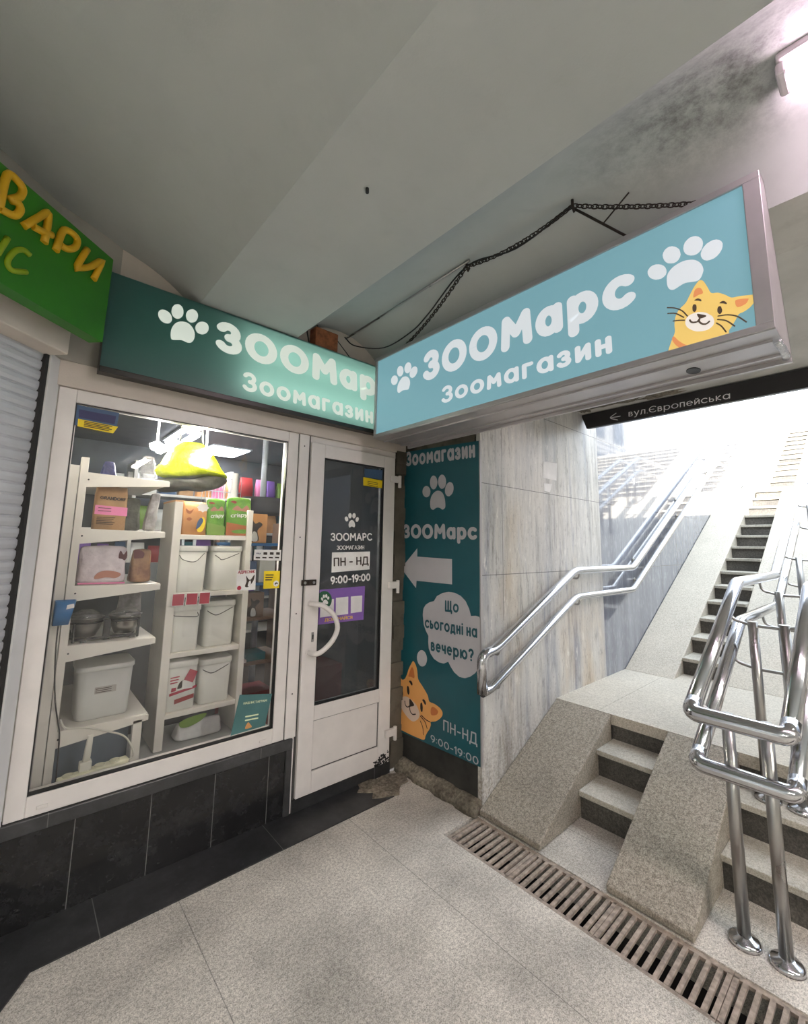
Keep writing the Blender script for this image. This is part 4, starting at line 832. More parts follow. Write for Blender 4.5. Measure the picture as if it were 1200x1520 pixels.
struct(obj('trim_door_sill', box(1.262, 1.95, 2.29, 2.42, 0, .066), 'blackmat'))

b = MB()
rr_ = random.Random(5)
for i in range(46):
    x = 1.80+rr_.random()**.7*.13; z = .078+rr_.random()**1.6*.075*(x-1.74)/.19; q = rr_.uniform(.004, .012)
    b.face([(x+q*math.cos(a)*rr_.uniform(.6, 1.2), 2.2842-i*.00002, z+q*.8*math.sin(a)*rr_.uniform(.6, 1.2)) for a in [2*math.pi*j/9 for j in range(9)]])
obj('worn_black_patch', b, 'gasket', lf)
# ------------------------------------------------------------------ shutter wall at the left, turned 42 degrees
ca, sa = math.cos(math.radians(42.3)), math.sin(math.radians(42.3))
def W45(s, d, z, p0=(.004, 2.238)):   # s along the wall towards the shop, d out of the wall
    return (p0[0]+s*ca+d*sa, p0[1]+s*sa-d*ca, z)
def box45(b, s0, s1, d0, d1, z0, z1, mi=0, **k):
    return b.prism([W45(s0, d0, z0, **k), W45(s1, d0, z0, **k), W45(s1, d1, z0, **k), W45(s0, d1, z0, **k)], (0, 0, z1-z0), mi)
sh = thing('roller_shutter', 'closed grey roller shutter with ribbed slats left of the shop window', 'shutter', W45(-.8, 0, 0))
b = MB()
pr = []
z = .02
while z < 2.19:
    pr += [(0, z), (.004, z+.004), (.008, z+.018), (.0075, z+.033), (.005, z+.037), (0, z+.0385)]; z += .042
A = [b.bm.verts.new(W45(-1.6, d, zz)) for d, zz in pr]; B = [b.bm.verts.new(W45(.0, d, zz)) for d, zz in pr]
for i in range(len(pr)-1): b.bm.faces.new((A[i], B[i], B[i+1], A[i+1]))
obj('slat_curtain', b, 'shutter', sh)
b = MB(); box45(b, .0, .014, -.02, .022, 0, 2.22); obj('guide_rail', b, 'cable', sh)
b = MB(); box45(b, -1.6, .02, -.05, .10, 2.19, 2.30); obj('shutter_box', b, 'lintel', sh, bevel=.006)
b = MB(); b.prism([W45(.014, .03, 0), (.072, 2.297, 0), (.072, 2.36, 0), (-.04, 2.36, 0), W45(.014, -.02, 0)], (0, 0, 2.2))
pw = struct(obj('trim_post', b, 'postwhite', bevel=.003))
b = MB()
for z in (1.93, 1.62, 1.18): b.lathe(.045, 2.272, [(.007, z), (.007, z+.004)], 10)
b = MB(); box45(b, -1.6, .1, -.22, -.02, 2.2, 2.66); struct(obj('wall_shutter', b, 'wallpl'))
b = MB(); b.prism([(-2, .6, 2.2), (.004, 2.238, 2.2), (.3, 2.33, 2.2), (.3, 2.5, 2.2), (-2, 2.5, 2.2)], (0, 0, .7)); struct(obj('wall_shutter_top', b, 'wallpl'))

b = MB()
for cx_, cy_, rx_, ry_ in ((3.26, 1.36, .09, .22), (3.34, 1.02, .05, .14), (3.28, 1.58, .1, .05)):
    ring = [(cx_+rx_*(1+.25*math.sin(3*a+cx_*9)+.15*math.sin(8*a))*math.cos(a), cy_+ry_*(1+.2*math.sin(5*a)+.15*math.sin(9*a))*math.sin(a)) for a in [2*math.pi*i/26 for i in range(26)]]
    sl_ = lambda x: 2.60+(x-2.75)*(-.065/.69)-.004
    b.face([(x, y, sl_(x)) for x, y in ring])
struct(obj('trim_peeled_plaster', b, 'cement'))

# ------------------------------------------------------------------ projecting lit sign over the door
XL = 1.64
y0, y1, z0, z1 = .182, 2.145, 2.113, 2.642
sg = thing('lightbox_sign', 'lit teal box sign with an orange cat hanging out over the passage', 'sign', (XL+.1, 1.15, z0))
b = MB(); prof_ = [(XL+.012, z0), (XL+.012, z1), (XL+.075, z1), (XL+.30, z0)]
b.prism([(x, y0, z) for x, z in prof_], (0, .012, 0)); b.prism([(x, y1-.012, z) for x, z in prof_], (0, .012, 0))
b.prism([(x, y0, z) for x, z in [(XL+.012, z1-.006), (XL+.012, z1), (XL+.075, z1), (XL+.075, z1-.006)]], (0, y1-y0, 0))
b.prism([(x, y0, z) for x, z in [(XL+.07, z1), (XL+.30, z0), (XL+.292, z0), (XL+.062, z1)]], (0, y1-y0, 0))
obj('case', b, 'alu', sg)
b = MB(); b.box(XL-.008, XL+.014, y0, y1, z1-.024, z1); b.box(XL-.008, XL+.014, y0, y1, z0, z0+.022); b.box(XL-.008, XL+.014, y0, y0+.045, z0+.022, z1-.024); b.box(XL-.008, XL+.014, y1-.02, y1, z0+.022, z1-.024)
obj('frame', b, 'alu', sg, bevel=.002)
b = MB(); b.box(XL-.004, XL+.30, y0, y1, z0-.004, z0+.003); b.box(XL+.075, XL+.085, y0+.02, y1, z0-.012, z0-.003); b.box(XL+.22, XL+.235, y0+.02, y1, z0-.012, z0-.003); b.box(XL+.285, XL+.30, y0, y1, z0-.02, z0-.003)
un = obj('underside', b, 'alu', sg)
b = MB(); b.prism([(XL+.18+.035*math.cos(2*math.pi*i/18), .444+.022*math.sin(2*math.pi*i/18), z0-.0065) for i in range(18)], (0, 0, .003)); obj('cable_hole', b, 'gasket', un)
b = MB(); b.tube([(XL+.08, y0+.012, z0-.006), (XL+.13, y0+.005, z0-.02), (XL+.2, y0+.005, z0-.02), (XL+.27, y0+.012, z0-.006)], .012, 8); obj('end_clip', b, 'clear', un)
f = lambda l: onX(XL, l)
b = MB(); q = (y0+.045, y1-.02, z0+.022, z1-.024); b.face([(XL, q[0], q[2]), (XL, q[1], q[2]), (XL, q[1], q[3]), (XL, q[0], q[3])]); obj('face_panel', b, 'teal', sg)
obj('shop_name_lettering', lettering(MB(), 'ЗООМарс', D['L_t1'], f(1), .165, .42), 'white', sg)
obj('shop_kind_lettering', lettering(MB(), 'Зоомагазин', D['L_t2'], f(1), .12, .36), 'white', sg)
def paw(parent, keys, fn, mat, name='paw_print'):
    b = MB()
    for k in keys: poly(b, D[k], fn, 0, 'pad' in k)
    return obj(name, b, mat, parent)
paw(sg, ['L_p0', 'L_p1', 'L_p2', 'L_p3', 'L_pad'], f(1), 'white'); paw(sg, ['L_q0', 'L_q1', 'L_q2', 'L_q3', 'L_qpad'], f(1), 'white')
def catpic(parent, P, f, mats, l0=2, r=.0035, nw=6, collar=False):
    y, o, m, d = mats
    c = obj('cat_picture', poly(MB(), D[P+'cat'], f(l0)), y, parent)
    for e_ in ('ear1', 'ear2'): obj('inner_ear', poly(MB(), D[P+e_], f(l0+1)), o, c)
    if collar: obj('collar', poly(MB(), D[P+'col'], f(l0+1)), o, c)
    obj('muzzle', poly(MB(), D[P+'muz'], f(l0+1)), m, c)
    b = MB(); poly(b, D[P+'nose'], f(l0+2)); poly(b, D[P+'eye1'], f(l0+2)); poly(b, D[P+'eye2'], f(l0+2)); poly(b, D[P+'b1'], f(l0+2)); poly(b, D[P+'b2'], f(l0+2))
    strokes(b, [D[P+'m1'], D[P+'m2']], r*.8, f(l0+2)); strokes(b, [D[P+'w%d' % i] for i in range(nw)], r*.6, f(l0+2))
    obj('cat_features', b, d, c)
catpic(sg, 'L_', f, ('catL', 'catO', 'catM', 'catD'), collar=True)

# ------------------------------------------------------------------ wall sign above window and door
YS = 2.20
ws = thing('fascia_sign', 'long teal wall sign fixed above the shop window and door', 'sign', (1.1, 2.25, 2.17))
b = MB(); b.box(.195, 2.05, 2.295, 2.305, 2.172, 2.62, 1); b.box(.195, 2.05, YS+.002, 2.295, 2.612, 2.62); b.box(.195, 2.05, YS+.002, 2.295, 2.172, 2.182); b.box(.195, .203, YS+.002, 2.295, 2.182, 2.612); b.box(2.042, 2.05, YS+.002, 2.295, 2.182, 2.612)
obj('case', b, ['alud', 'caseint'], ws)
for z in (2.29, 2.50): obj('tube', MB().tube([(.80, 2.275, z), (2.0, 2.275, z)], .013, 10), 'signtube', ws)
b = MB(); b.face([(.195, YS, 2.185), (2.05, YS, 2.185), (2.05, YS, 2.622), (.195, YS, 2.622)]); obj('face_panel', b, 'tealw', ws)
b = MB(); b.box(.193, 2.05, YS-.006, YS+.02, 2.160, 2.186); obj('bottom_trim', b, 'alud', ws, bevel=.003)
f = lambda l: onY(YS, l)
obj('shop_name_lettering', lettering(MB(), 'ЗООМарс', D['S_t1'], f(1), .165, .42), 'whitew', ws)
obj('shop_kind_lettering', lettering(MB(), 'Зоомагазин', D['S_t2'], f(1), .12, .36), 'whitew', ws)
paw(ws, ['S_p0', 'S_p1', 'S_p2', 'S_p3', 'S_pad'], f(1), 'whitew')

# ------------------------------------------------------------------ poster on the return wall
for k in D:
    if k[0] == 'P': D[k] = [(max(a, 1.6345) if not k.startswith('P_t') else a, z) for a, z in D[k]]
XP = 2.05
ps = thing('advertising_banner', 'tall dark teal banner with white arrow and peeking cat beside the door', 'banner', (XP, 1.98, .24))
b = MB(); b.prism([(XP, 1.632, .240), (XP, 2.325, .215), (XP, 2.318, 2.112), (XP, 1.634, 2.083)], (.012, 0, 0)); obj('sheet', b, 'post', ps)
b = MB(); b.box(XP-.003, XP+.012, 1.625, 1.633, .24, 2.085); obj('edge_strip', b, 'alu', ps)
f = lambda l: onX(XP, l)
obj('shop_kind_lettering', lettering(MB(), 'Зоомагазин', D['P_t0'], f(1), .135, .36), 'postw', ps)
obj('shop_name_lettering', lettering(MB(), 'ЗООМарс', D['P_t1'], f(1), .15, .38), 'postw', ps)
paw(ps, ['P_p0', 'P_p1', 'P_p2', 'P_p3', 'P_pad'], f(1), 'postw')
obj('arrow', poly(MB(), D['P_arrow'], f(1), 0, False), 'postw', ps)
bu = obj('speech_bubble', poly(poly(MB(), D['P_bub'], f(1), 0, False), D['P_dot'], f(1)), 'postw', ps)
D['P_t3'][1] = (1.652, D['P_t3'][1][1])
for s, k in (('Що', 'P_t2'), ('сьогодні на', 'P_t3'), ('вечерю?', 'P_t4')): obj('bubble_lettering', lettering(MB(), s, D[k], f(2), .115, .32), 'ptext', bu)
catpic(ps, 'P_', f, ('pcat', 'pcat2', 'pcatm', 'pdark'), 1, .0045, 4)
obj('days_lettering', lettering(MB(), 'ПН-НД', D['P_t5'], f(1), .075, .28), 'postw', ps); obj('hours_lettering', lettering(MB(), '9:00-19:00', D['P_t6'], f(1), .075, .26), 'postw', ps)

# ------------------------------------------------------------------ green sign at the upper left
P0 = (.188, 2.08)
def G45(a, z, o=0): return (P0[0]+a*ca+o*sa, P0[1]+a*sa-o*ca, z)
gs = thing('hanging_board', 'bright green board with raised yellow letters above the roller shutter', 'sign', (-.2, 1.75, 2.24))
b = MB(); b.prism([G45(0, 2.612), G45(-.006, 2.243), G45(-1.3, 2.243), G45(-1.3, 2.63)], (-.06*sa, .06*ca, 0)); obj('board', b, 'green', gs)
def raised(lines, r, mat, o=.012):
    b = MB()
    for pl in lines:
        s = [(v[0], v[1]) for v in catmull([(*q, 0) for q in pl], 4, False)]
        b.tube([G45(a, z, o*.5) for a, z in s], r, 10)
    return obj('lettering', b, mat, gs)
raised([D['V_B'], D['V_A1'], D['V_A2'], D['V_R1'], D['V_I1']], .012, 'yel')
raised([D['V_c1'], D['V_c0']], .009, 'yel2', .004)

# ------------------------------------------------------------------ street sign over the stairs
ss = thing('street_sign', 'dark grey direction sign with a street name above the stairs', 'sign', (3.40, 0, 2.41))
b = MB(); b.prism([(3.40, 1.600, 2.414), (3.40, 1.640, 2.533), (3.40, -1.6, 2.520), (3.40, -1.6, 2.402)], (.035, 0, 0)); obj('board', b, 'dark', ss)
b = MB(); lettering(b, 'вул.Європейська', D['T_txt'], onX(3.40, 1), .055, .22)
strokes(b, [[D['T_ar'][1], D['T_ar'][0], D['T_ar'][2]]], .003, onX(3.40, 1))
t_ = D['T_ar'][0]; ribbon(b, [t_, (t_[0]-.075, t_[1]-.002)], .003, onX(3.40, 1)); obj('lettering', b, 'signtext', ss)

# ------------------------------------------------------------------ ceiling lamp, chain, cables
def lamp(name_label, x, ya, yb, z, group=None, mat='tube'):
    l = thing('ceiling_lamp', name_label, 'lamp', (x, (ya+yb)/2, z), group)
    obj('lamp_housing', box(x-.055, x+.055, yb, ya, z-.005, z+.05), 'lampbody', l, bevel=.008)
    obj('end_cap', box(x-.046, x+.046, ya-.022, ya+.004, z-.044, z-.004), 'lampbody', l, bevel=.008)
    obj('diffuser', box(x-.044, x+.044, yb+.01, ya-.024, z-.046, z-.004), mat, l, bevel=.012)
lamp('glowing strip lamp on the sooty vault at the upper right corner', 1.51, .105, -1.15, 2.815)
ch = thing('hanging_chain', 'rusty link chain slung from two ceiling hooks above the lit sign', 'chain', (1.6, 1.1, 2.7))
def chain(p, q, sag, n):
    b = MB(); p = Vector(p); q = Vector(q)
    for i in range(n):
        t = (i+.5)/n; c = p.lerp(q, t); c.z -= sag*4*t*(1-t)
        d = (q-p).normalized(); d.z -= sag*4*(1-2*t)/(q-p).length; d.normalize()
        side = d.cross(Vector((0, 0, 1))).normalized(); nn = side if i % 2 else d.cross(side)
        L = (q-p).length/n*.72; o = nn.cross(d)
        ring = [c+d*L*math.cos(2*math.pi*k/12)+o*.009*math.sin(2*math.pi*k/12) for k in range(12)]
        b.tube(ring, .0026, 6, closed=True)
    return b
h1 = (1.512, 1.275, 2.80); h2 = (1.525, .738, 2.80)
obj('chain', chain((1.70, .345, 2.668), h2, .01, 24), 'rustdark', ch)
obj('chain', chain(h2, h1, .035, 28), 'rustdark', ch)
obj('chain', chain(h1, (1.68, 1.93, 2.66), .03, 34), 'rustdark', ch)
for h in (h1, h2): obj('ceiling_hook', MB().tube([(h[0], h[1], 2.84), (h[0], h[1], 2.80), (h[0]+.012, h[1], 2.785), (h[0]+.02, h[1], 2.80)], .006, 8), 'rustdark', ch)
b = MB(); b.tube(catmull([h2, (1.52, 1.0, 2.752), h1, (1.60, 1.62, 2.735), (1.63, 1.80, 2.70), (1.60, 2.02, 2.665), (1.52, 2.22, 2.72), (1.47, 2.27, 2.78)], 6, False), .004, 6)
tag(obj('loose_cable', b, 'cable'), 'thin black cable running along the chain to the wall behind the sign', 'cable')
b = MB(); b.tube([(1.50, 2.30, 2.79), (1.505, 1.25, 2.817)], .006, 8); tag(obj('conduit', b, 'steeldull'), 'straight grey conduit along the vault from the wall to the first hook', 'conduit')
b = MB(); b.tube([(1.535, .735, 2.79), (1.70, .59, 2.665)], .005, 8); b.tube([(1.62, .66, 2.73), (1.62, .56, 2.80)], .003, 6)
tag(obj('iron_rod', b, 'rustdark'), 'short bent iron rod from the second hook to the sign top', 'rod')
b = MB(); b.box(1.24, 1.40, 2.235, 2.31, 2.62, 2.76); 
bx = tag(obj('junction_box', b, 'brick', bevel=.004), 'rust brown junction box on the wall behind the teal sign', 'box')
b = MB(); b.tube(catmull([(1.22, 2.27, 2.64), (1.19, 2.26, 2.76), (1.24, 2.25, 2.80), (1.27, 2.26, 2.75)], 5, False), .005, 6); b.tube(catmull([(1.40, 2.26, 2.74), (1.46, 2.25, 2.68), (1.52, 2.24, 2.62)], 5, False), .003, 6); obj('wires', b, 'cable', bx)
b = MB(); b.lathe(.7605, 1.071, [(.006, 2.612), (.006, 2.632)], 10); tag(obj('ceiling_plug', b, 'gasket'), 'small black plug in the flat ceiling rib', 'plug')

# ------------------------------------------------------------------ stickers and notices
def sticker(name, label, cat, pts, fn, mat, lay=1): return tag(obj(name, poly(MB(), pts, fn(lay), 0, False), mat), label, cat)
YW = 2.312
w_ = lambda l: onY(YW, l)
def thick(pts, fn, d=(0, .001, 0)): return MB().prism([fn(*p) for p in pts], d)
t = tag(obj('alarm_sticker', thick(D['W_blue'], w_(1)), 'blst'), 'navy and yellow alarm sticker in the top left corner of the window', 'sticker')
b = MB(); poly(b, D['W_dk'], w_(3), 0, False); obj('dark_band', b, 'navy', t); obj('yellow_band', poly(MB(), D['W_yel'], w_(2), 0, False), 'yelst', t)
b = MB()
for i in range(4): ribbon(b, [(.175, 1.957-.007*i), (.275-.01*(i % 2), 1.953-.007*i)], .0016, w_(4))
obj('print_lines', b, 'ink', t)
dd = lambda l: onY(2.305, l)
t = tag(obj('alarm_sticker', thick(D['D_stb'], dd(1)), 'blst'), 'blue and yellow alarm sticker in the upper right of the door glass', 'sticker')
obj('yellow_band', poly(MB(), D['D_sty'], dd(2), 0, False), 'yelst', t)
b = MB()
for i in range(3): ribbon(b, [(1.715, 1.862-.012*i), (1.80, 1.857-.012*i)], .0018, dd(3))
obj('print_lines', b, 'ink', t)
dh = thing('opening_hours_decal', 'white paw print and opening hours lettering on the door glass', 'decal', (1.61, 2.304, 1.2))
paw(dh, ['D_p0', 'D_p1', 'D_p2', 'D_p3', 'D_pad'], dd(1), 'cardw')
obj('shop_name_lettering', lettering(MB(), 'ЗООМАРС', D['D_t1'], dd(1), .10, .26), 'cardw', dh)
obj('shop_kind_lettering', lettering(MB(), 'ЗООМАГАЗИН', D['D_t2'], dd(1), .08, .16), 'cardw', dh)
pl = obj('white_plate', poly(MB(), D['D_rect'], dd(1), 0, False), 'cardw', dh); obj('days_lettering', lettering(MB(), 'ПН - НД', D['D_t3'], dd(2), .09, .26), 'ink', pl)
obj('hours_lettering', lettering(MB(), '9:00-19:00', D['D_t4'], dd(1), .12, .28), 'cardw', dh)
t = tag(obj('violet_leaflet', thick(D['D_pur'], dd(1)), 'purple'), 'violet leaflet with pale squares stuck low on the door glass', 'leaflet')
b = MB()
for k in ('D_q0', 'D_q1', 'D_q2'): poly(b, D[k], dd(2), 0, False)
obj('pale_squares', b, 'paper', t); obj('lettering', lettering(MB(), 'ДОЛУЧАЙСЯ', D['D_t5'], dd(2), .1, .16), 'gold', t)
t = tag(obj('paw_sticker', thick(D['D_circ'], dd(3)), 'sgreen'), 'round dark green sticker with white paw beside the door handle', 'sticker')
paw(t, ['D_cp0', 'D_cp1', 'D_cp2', 'D_cp3', 'D_cpad'], dd(4), 'cardw')
t = tag(obj('card_payment_sign', thick(D['W_card'], w_(1)), 'cardw'), 'white card payment strip at the right edge of the window', 'sign')
b = MB(); lettering(b, 'VISA', [(.985, 1.383), (1.012, 1.382), (.985, 1.391)], w_(2), .11, .2); b2 = MB()
for i in range(3): poly(b2, [(1.026+.037*i, 1.380), (1.048+.037*i, 1.379), (1.048+.037*i, 1.393), (1.026+.037*i, 1.394)], w_(2), 0, False)
for i in range(4): poly(b2, [(.984+.037*i, 1.361), (1.008+.037*i, 1.360), (1.008+.037*i, 1.367), (.984+.037*i, 1.368)], w_(2), 0, False)
obj('lettering', b, 'navy', t); obj('card_logos', b2, 'ink', t)
t = tag(obj('warning_sticker', thick(D['W_yel2'], w_(1)), 'yelst'), 'square yellow sticker with dark lines below the card payment strip', 'sticker')
b = MB()
for i in range(3): ribbon(b, [(1.048, 1.270-.013*i), (1.09-.004*i, 1.269-.013*i)], .003, w_(2))
obj('print_lines', b, 'ink', t); b = MB(); cx_, cz_ = 1.11, 1.222; poly(b, [(cx_+.016*math.cos(2*math.pi*i/20), cz_+.016*math.sin(2*math.pi*i/20)) for i in range(20)], w_(2)); dg = obj('round_symbol', b, 'cardw', t)
b = MB(); poly(b, [(cx_-.009, cz_-.002), (cx_-.003, cz_+.006), (cx_+.007, cz_+.004), (cx_+.01, cz_-.004), (cx_+.002, cz_-.001), (cx_-.004, cz_-.006)], w_(3)); obj('animal_mark', b, 'ink', dg)
t = tag(obj('dog_tag_notice', thick(D['W_adr'], w_(1)), 'cardw'), 'white notice with red title and a spotted dog picture on the window', 'notice')
obj('lettering', lettering(MB(), 'АДРЕСНИК', [(.893, 1.281), (.985, 1.283), (.893, 1.297)], w_(2), .1, .16), 'red', t)
b = MB(); poly(b, [(.935, 1.215), (.942, 1.24), (.938, 1.27), (.952, 1.252), (.965, 1.25), (.983, 1.275), (.982, 1.25), (.975, 1.235), (.965, 1.222), (.95, 1.21)], w_(2)); dg = obj('dog_picture', b, 'ink', t)
b = MB(); poly(b, [(.950, 1.215), (.953, 1.235), (.962, 1.245), (.966, 1.23), (.962, 1.218)], w_(3)); obj('white_blaze', b, 'cardw', dg)
b = MB(); poly(b, [(.905+.011*math.cos(2*math.pi*i/16), 1.208+.011*math.sin(2*math.pi*i/16)) for i in range(16)], w_(2)); obj('red_dot', b, 'red', t)
t = tag(obj('teal_poster', thick(D['W_teal'], w_(1)), 'tealposter'), 'dull teal poster leaning in the lower right corner of the window', 'poster')
b = MB(); lettering(b, 'НАШ ІНСТАГРАМ', [(.968, .618), (1.095, .606), (.969, .630)], w_(2), .09, .18) if all(c in U or c == ' ' for c in 'НАШ ІНСТАГРАМ') else None
for i in range(2): ribbon(b, [(.985, .556-.018*i), (1.05, .552-.018*i)], .0035, w_(2))
if len(b.bm.faces): obj('lettering', b, 'greenlt', t)
b = MB(); poly(b, [(.985, .497), (.998, .525), (1.012, .512), (1.02, .497)], w_(2)); obj('orange_figure', b, 'orange', t)
m_ = lambda l: onY(MY, l)
tag(obj('paper_notice', thick(D['M_note'], m_(1)), 'paper'), 'small white paper notice glued high on the marble wall', 'notice')
tag(obj('torn_paper', thick(D['M_torn'], m_(1)), 'paper'), 'torn scrap of paper below the notice on the marble wall', 'paper')

# ------------------------------------------------------------------ inside the shop
b = MB(); b.box(-.3, 3.2, 5.2, 5.3, 0, 2.5); struct(obj('wall_shop_back', b, 'room'))
struct(obj('wall_shop_left', box(-.3, -.2, 2.5, 5.2, 0, 2.5), 'room')); struct(obj('wall_shop_right', box(3.1, 3.2, 2.45, 5.2, 0, 2.5), 'room'))
struct(obj('ceiling_shop', box(-.3, 3.2, 2.45, 5.3, 2.42, 2.5), 'room')); struct(obj('floor_shop', box(-.3, 3.2, 2.40, 5.3, -.1, .02), 'roomfloor'))
b = MB(); b.box(.0, 1.24, 2.45, 2.95, .33, .37); b.box(.0, 1.24, 2.37, 2.455, .33, .425); struct(obj('window_1_board', b, 'platform'))
struct(obj('wall_shop_reveal', box(.02, .075, 2.31, 2.62, .40, 2.1), 'shelfw'))
# left shelving: uprights at the window, tapered brackets pointing right
sl = thing('shop_shelving', 'white metal shelving with tapered brackets at the left of the window', 'shelf', (.38, 2.8, .37))
obj('back_panel', box(.155, .19, 2.475, 3.25, .37, 1.785), 'shelfw', sl)
b = MB(); b.box(.193, .223, 2.47, 2.50, .37, 1.825); b.box(.193, .223, 3.2, 3.23, .37, 1.825); obj('upright', b, 'shelfw', sl, bevel=.002)
b = MB(); b.box(.130, .152, 2.42, 2.47, .40, 1.965); obj('corner_strip', b, 'alu', sl)
LV = (1.752, 1.492, 1.235, .976, .622)
for z in LV:
    s_ = obj('shelf_board', box(.224, .568, 2.476, 3.22, z-.022, z), 'shelfw', sl, bevel=.002)
    obj('shelf_bracket', MB().prism([(.220, 2.470, z+.004), (.570, 2.470, z-.004), (.570, 2.470, z-.030), (.220, 2.470, z-.066)], (0, .006, 0)), 'shelfw', s_, bevel=.001)
    obj('screw', MB().tube([(.228, 2.468, z-.03), (.228, 2.4705, z-.03)], .004, 8), 'gasket', s_)
b = MB(); b.box(.508, .545, 2.47, 2.50, .37, .60); b.box(.224, .508, 2.56, 2.58, .37, .60, 1); obj('foot_panel', b, ['shelfw', 'kick'], sl)
# right rack
sr = thing('shop_rack', 'white wooden rack of square buckets right of the metal shelving', 'shelf', (.86, 2.75, .37))
obj('side_panel', box(.640, .682, 2.62, 2.88, .37, 1.662), 'shelfw', sr, bevel=.003)
obj('side_panel', box(1.050, 1.085, 2.62, 2.88, .37, 1.640), 'shelfw', sr, bevel=.003)
obj('top_edge', box(.640, .684, 2.62, 2.88, 1.662, 1.672), 'wood', sr)
for z in (1.482, 1.165, .85, .545): obj('shelf_board', box(.682, 1.050, 2.625, 2.88, z-.026, z), 'shelfw', sr, bevel=.002)
struct(obj('wall_shop_partition', box(.18, 1.2, 3.30, 3.34, .0, 1.30), 'room'))

def pouch(name, label, cat, cx, y, z, w, h, d, mat, n=8, top=.95, lean=0, seal=True, group=None, wob=.004):
    """soft packet standing on its base: fat at the bottom, pinched flat at the top"""
    b = MB(); secs = []
    k = random.Random(int(cx*1000+z*777))
    for i in range(n+1):
        t = i/n; dd_ = d*(1-t**1.8)+.008; ww = w*(1-(1-top)*t)+(.004 if i == 1 else 0)
        r = min(dd_, ww)*.3
        ring = rrect(cx+lean*t, y+d/2-(d-dd_)*.25, ww, dd_, r, z+h*t, 4)
        if 0 < i < n: ring = [(p[0]+k.uniform(-wob, wob), p[1]+k.uniform(-wob, wob), p[2]) for p in ring]
        secs.append(ring)
    return tag(obj(name, b.loft(secs), mat, sub=1), label, cat, group)
def face_panel(parent, cx, y, z, w, h, mat, name='print_panel', lean=0, dy=0):
    b = MB(); b.face([(cx-w/2, y, z), (cx+w/2, y, z), (cx+w/2+lean, y+dy, z+h), (cx-w/2+lean, y+dy, z+h)]); return obj(name, b, mat, parent)
# goods on the metal shelving
YG = 2.53
def boxbag(name, label, cx, z, w, h, d, mat, y=YG, fold=True):
    b = MB()
    s = [rrect(cx, y+d/2, w, d, .012, z, 3), rrect(cx, y+d/2, w*1.01, d, .012, z+h*.5, 3), rrect(cx, y+d/2, w, d*.95, .012, z+h*.82, 3), rrect(cx, y+d*.4, w*.98, .02, .008, z+h, 3)]
    return tag(obj(name, b.loft(s), mat), label, 'bag')
t = boxbag('pet_food_bag', 'brown kraft paper bag with a pink band on the second metal shelf', .337, 1.492, .130, .215, .085, 'kraft')
b = MB(); b.face([(.271, YG-.002, 1.567), (.404, YG-.002, 1.563), (.404, YG-.002, 1.605), (.271, YG-.002, 1.611)]); obj('pink_band', b, 'pink', t)
b = MB(); lettering(b, 'GRANDORF', [(.287, 1.640), (.394, 1.636), (.287, 1.656)], onY(YG, 2), .13, .22); obj('lettering', b, 'ink', t)
b = MB()
for i in range(5): ribbon(b, [(.283, 1.553-.008*i), (.355-.006*(i % 3), 1.553-.008*i)], .0014, onY(YG, 2))
for i in range(2): ribbon(b, [(.285, 1.598-.014*i), (.335, 1.597-.014*i)], .0016, onY(YG, 3))
obj('print_lines', b, 'ink', t)
t = pouch('pet_food_bag', 'large glossy white bag with food picture on the third metal shelf', 'bag', .330, YG, 1.235, .195, .185, .09, 'whitebag', top=.95)
b = MB(); poly(b, [(.30, 1.262), (.345, 1.268), (.385, 1.264), (.405, 1.281), (.38, 1.295), (.335, 1.30), (.305, 1.285)], onY(YG-.003, 1)); obj('food_picture', b, 'meat', t)
b = MB(); poly(b, [(.395, 1.395), (.41, 1.375), (.422, 1.395), (.425, 1.36), (.41, 1.345), (.39, 1.36)], onY(YG+.012, 1)); obj('animal_picture', b, 'maroon', t)
b = MB(); ribbon(b, [(.24, 1.243), (.42, 1.240)], .004, onY(YG-.003, 1)); obj('base_stripe', b, 'pink', t)
t = pouch('pet_food_bag', 'smaller tan and maroon bag right of the glossy white bag', 'bag', .490, YG, 1.235, .10, .17, .07, 'brownbag', top=.8)
b = MB(); poly(b, [(.452, 1.39), (.47, 1.40), (.50, 1.38), (.485, 1.345), (.46, 1.35)], onY(YG+.01, 1)); obj('maroon_print', b, 'maroon', t)
pouch('plastic_bag', 'clear crinkled plastic bag at the right end of the top metal shelf', 'bag', .478, YG, 1.752, .085, .13, .06, 'clear', top=.6, wob=.008)
pouch('pet_food_bag', 'dark navy bag standing on the top metal shelf', 'bag', .318, YG+.05, 1.752, .075, .085, .05, 'bluebag', top=.5)
pouch('pet_food_bag', 'tall silver grey bag leaning at the right of the second metal shelf', 'bag', .510, YG, 1.492, .05, .20, .07, 'greybag', top=.9, lean=.02)
pouch('pet_food_bag', 'dark grey bag standing behind the kraft paper bag', 'bag', .445, YG+.14, 1.492, .10, .18, .07, 'neondk', top=.8)
pouch('pet_food_bag', 'dark grey bag standing behind the steel bowls', 'bag', .49, YG+.17, .976, .12, .20, .08, 'greybag', top=.8)
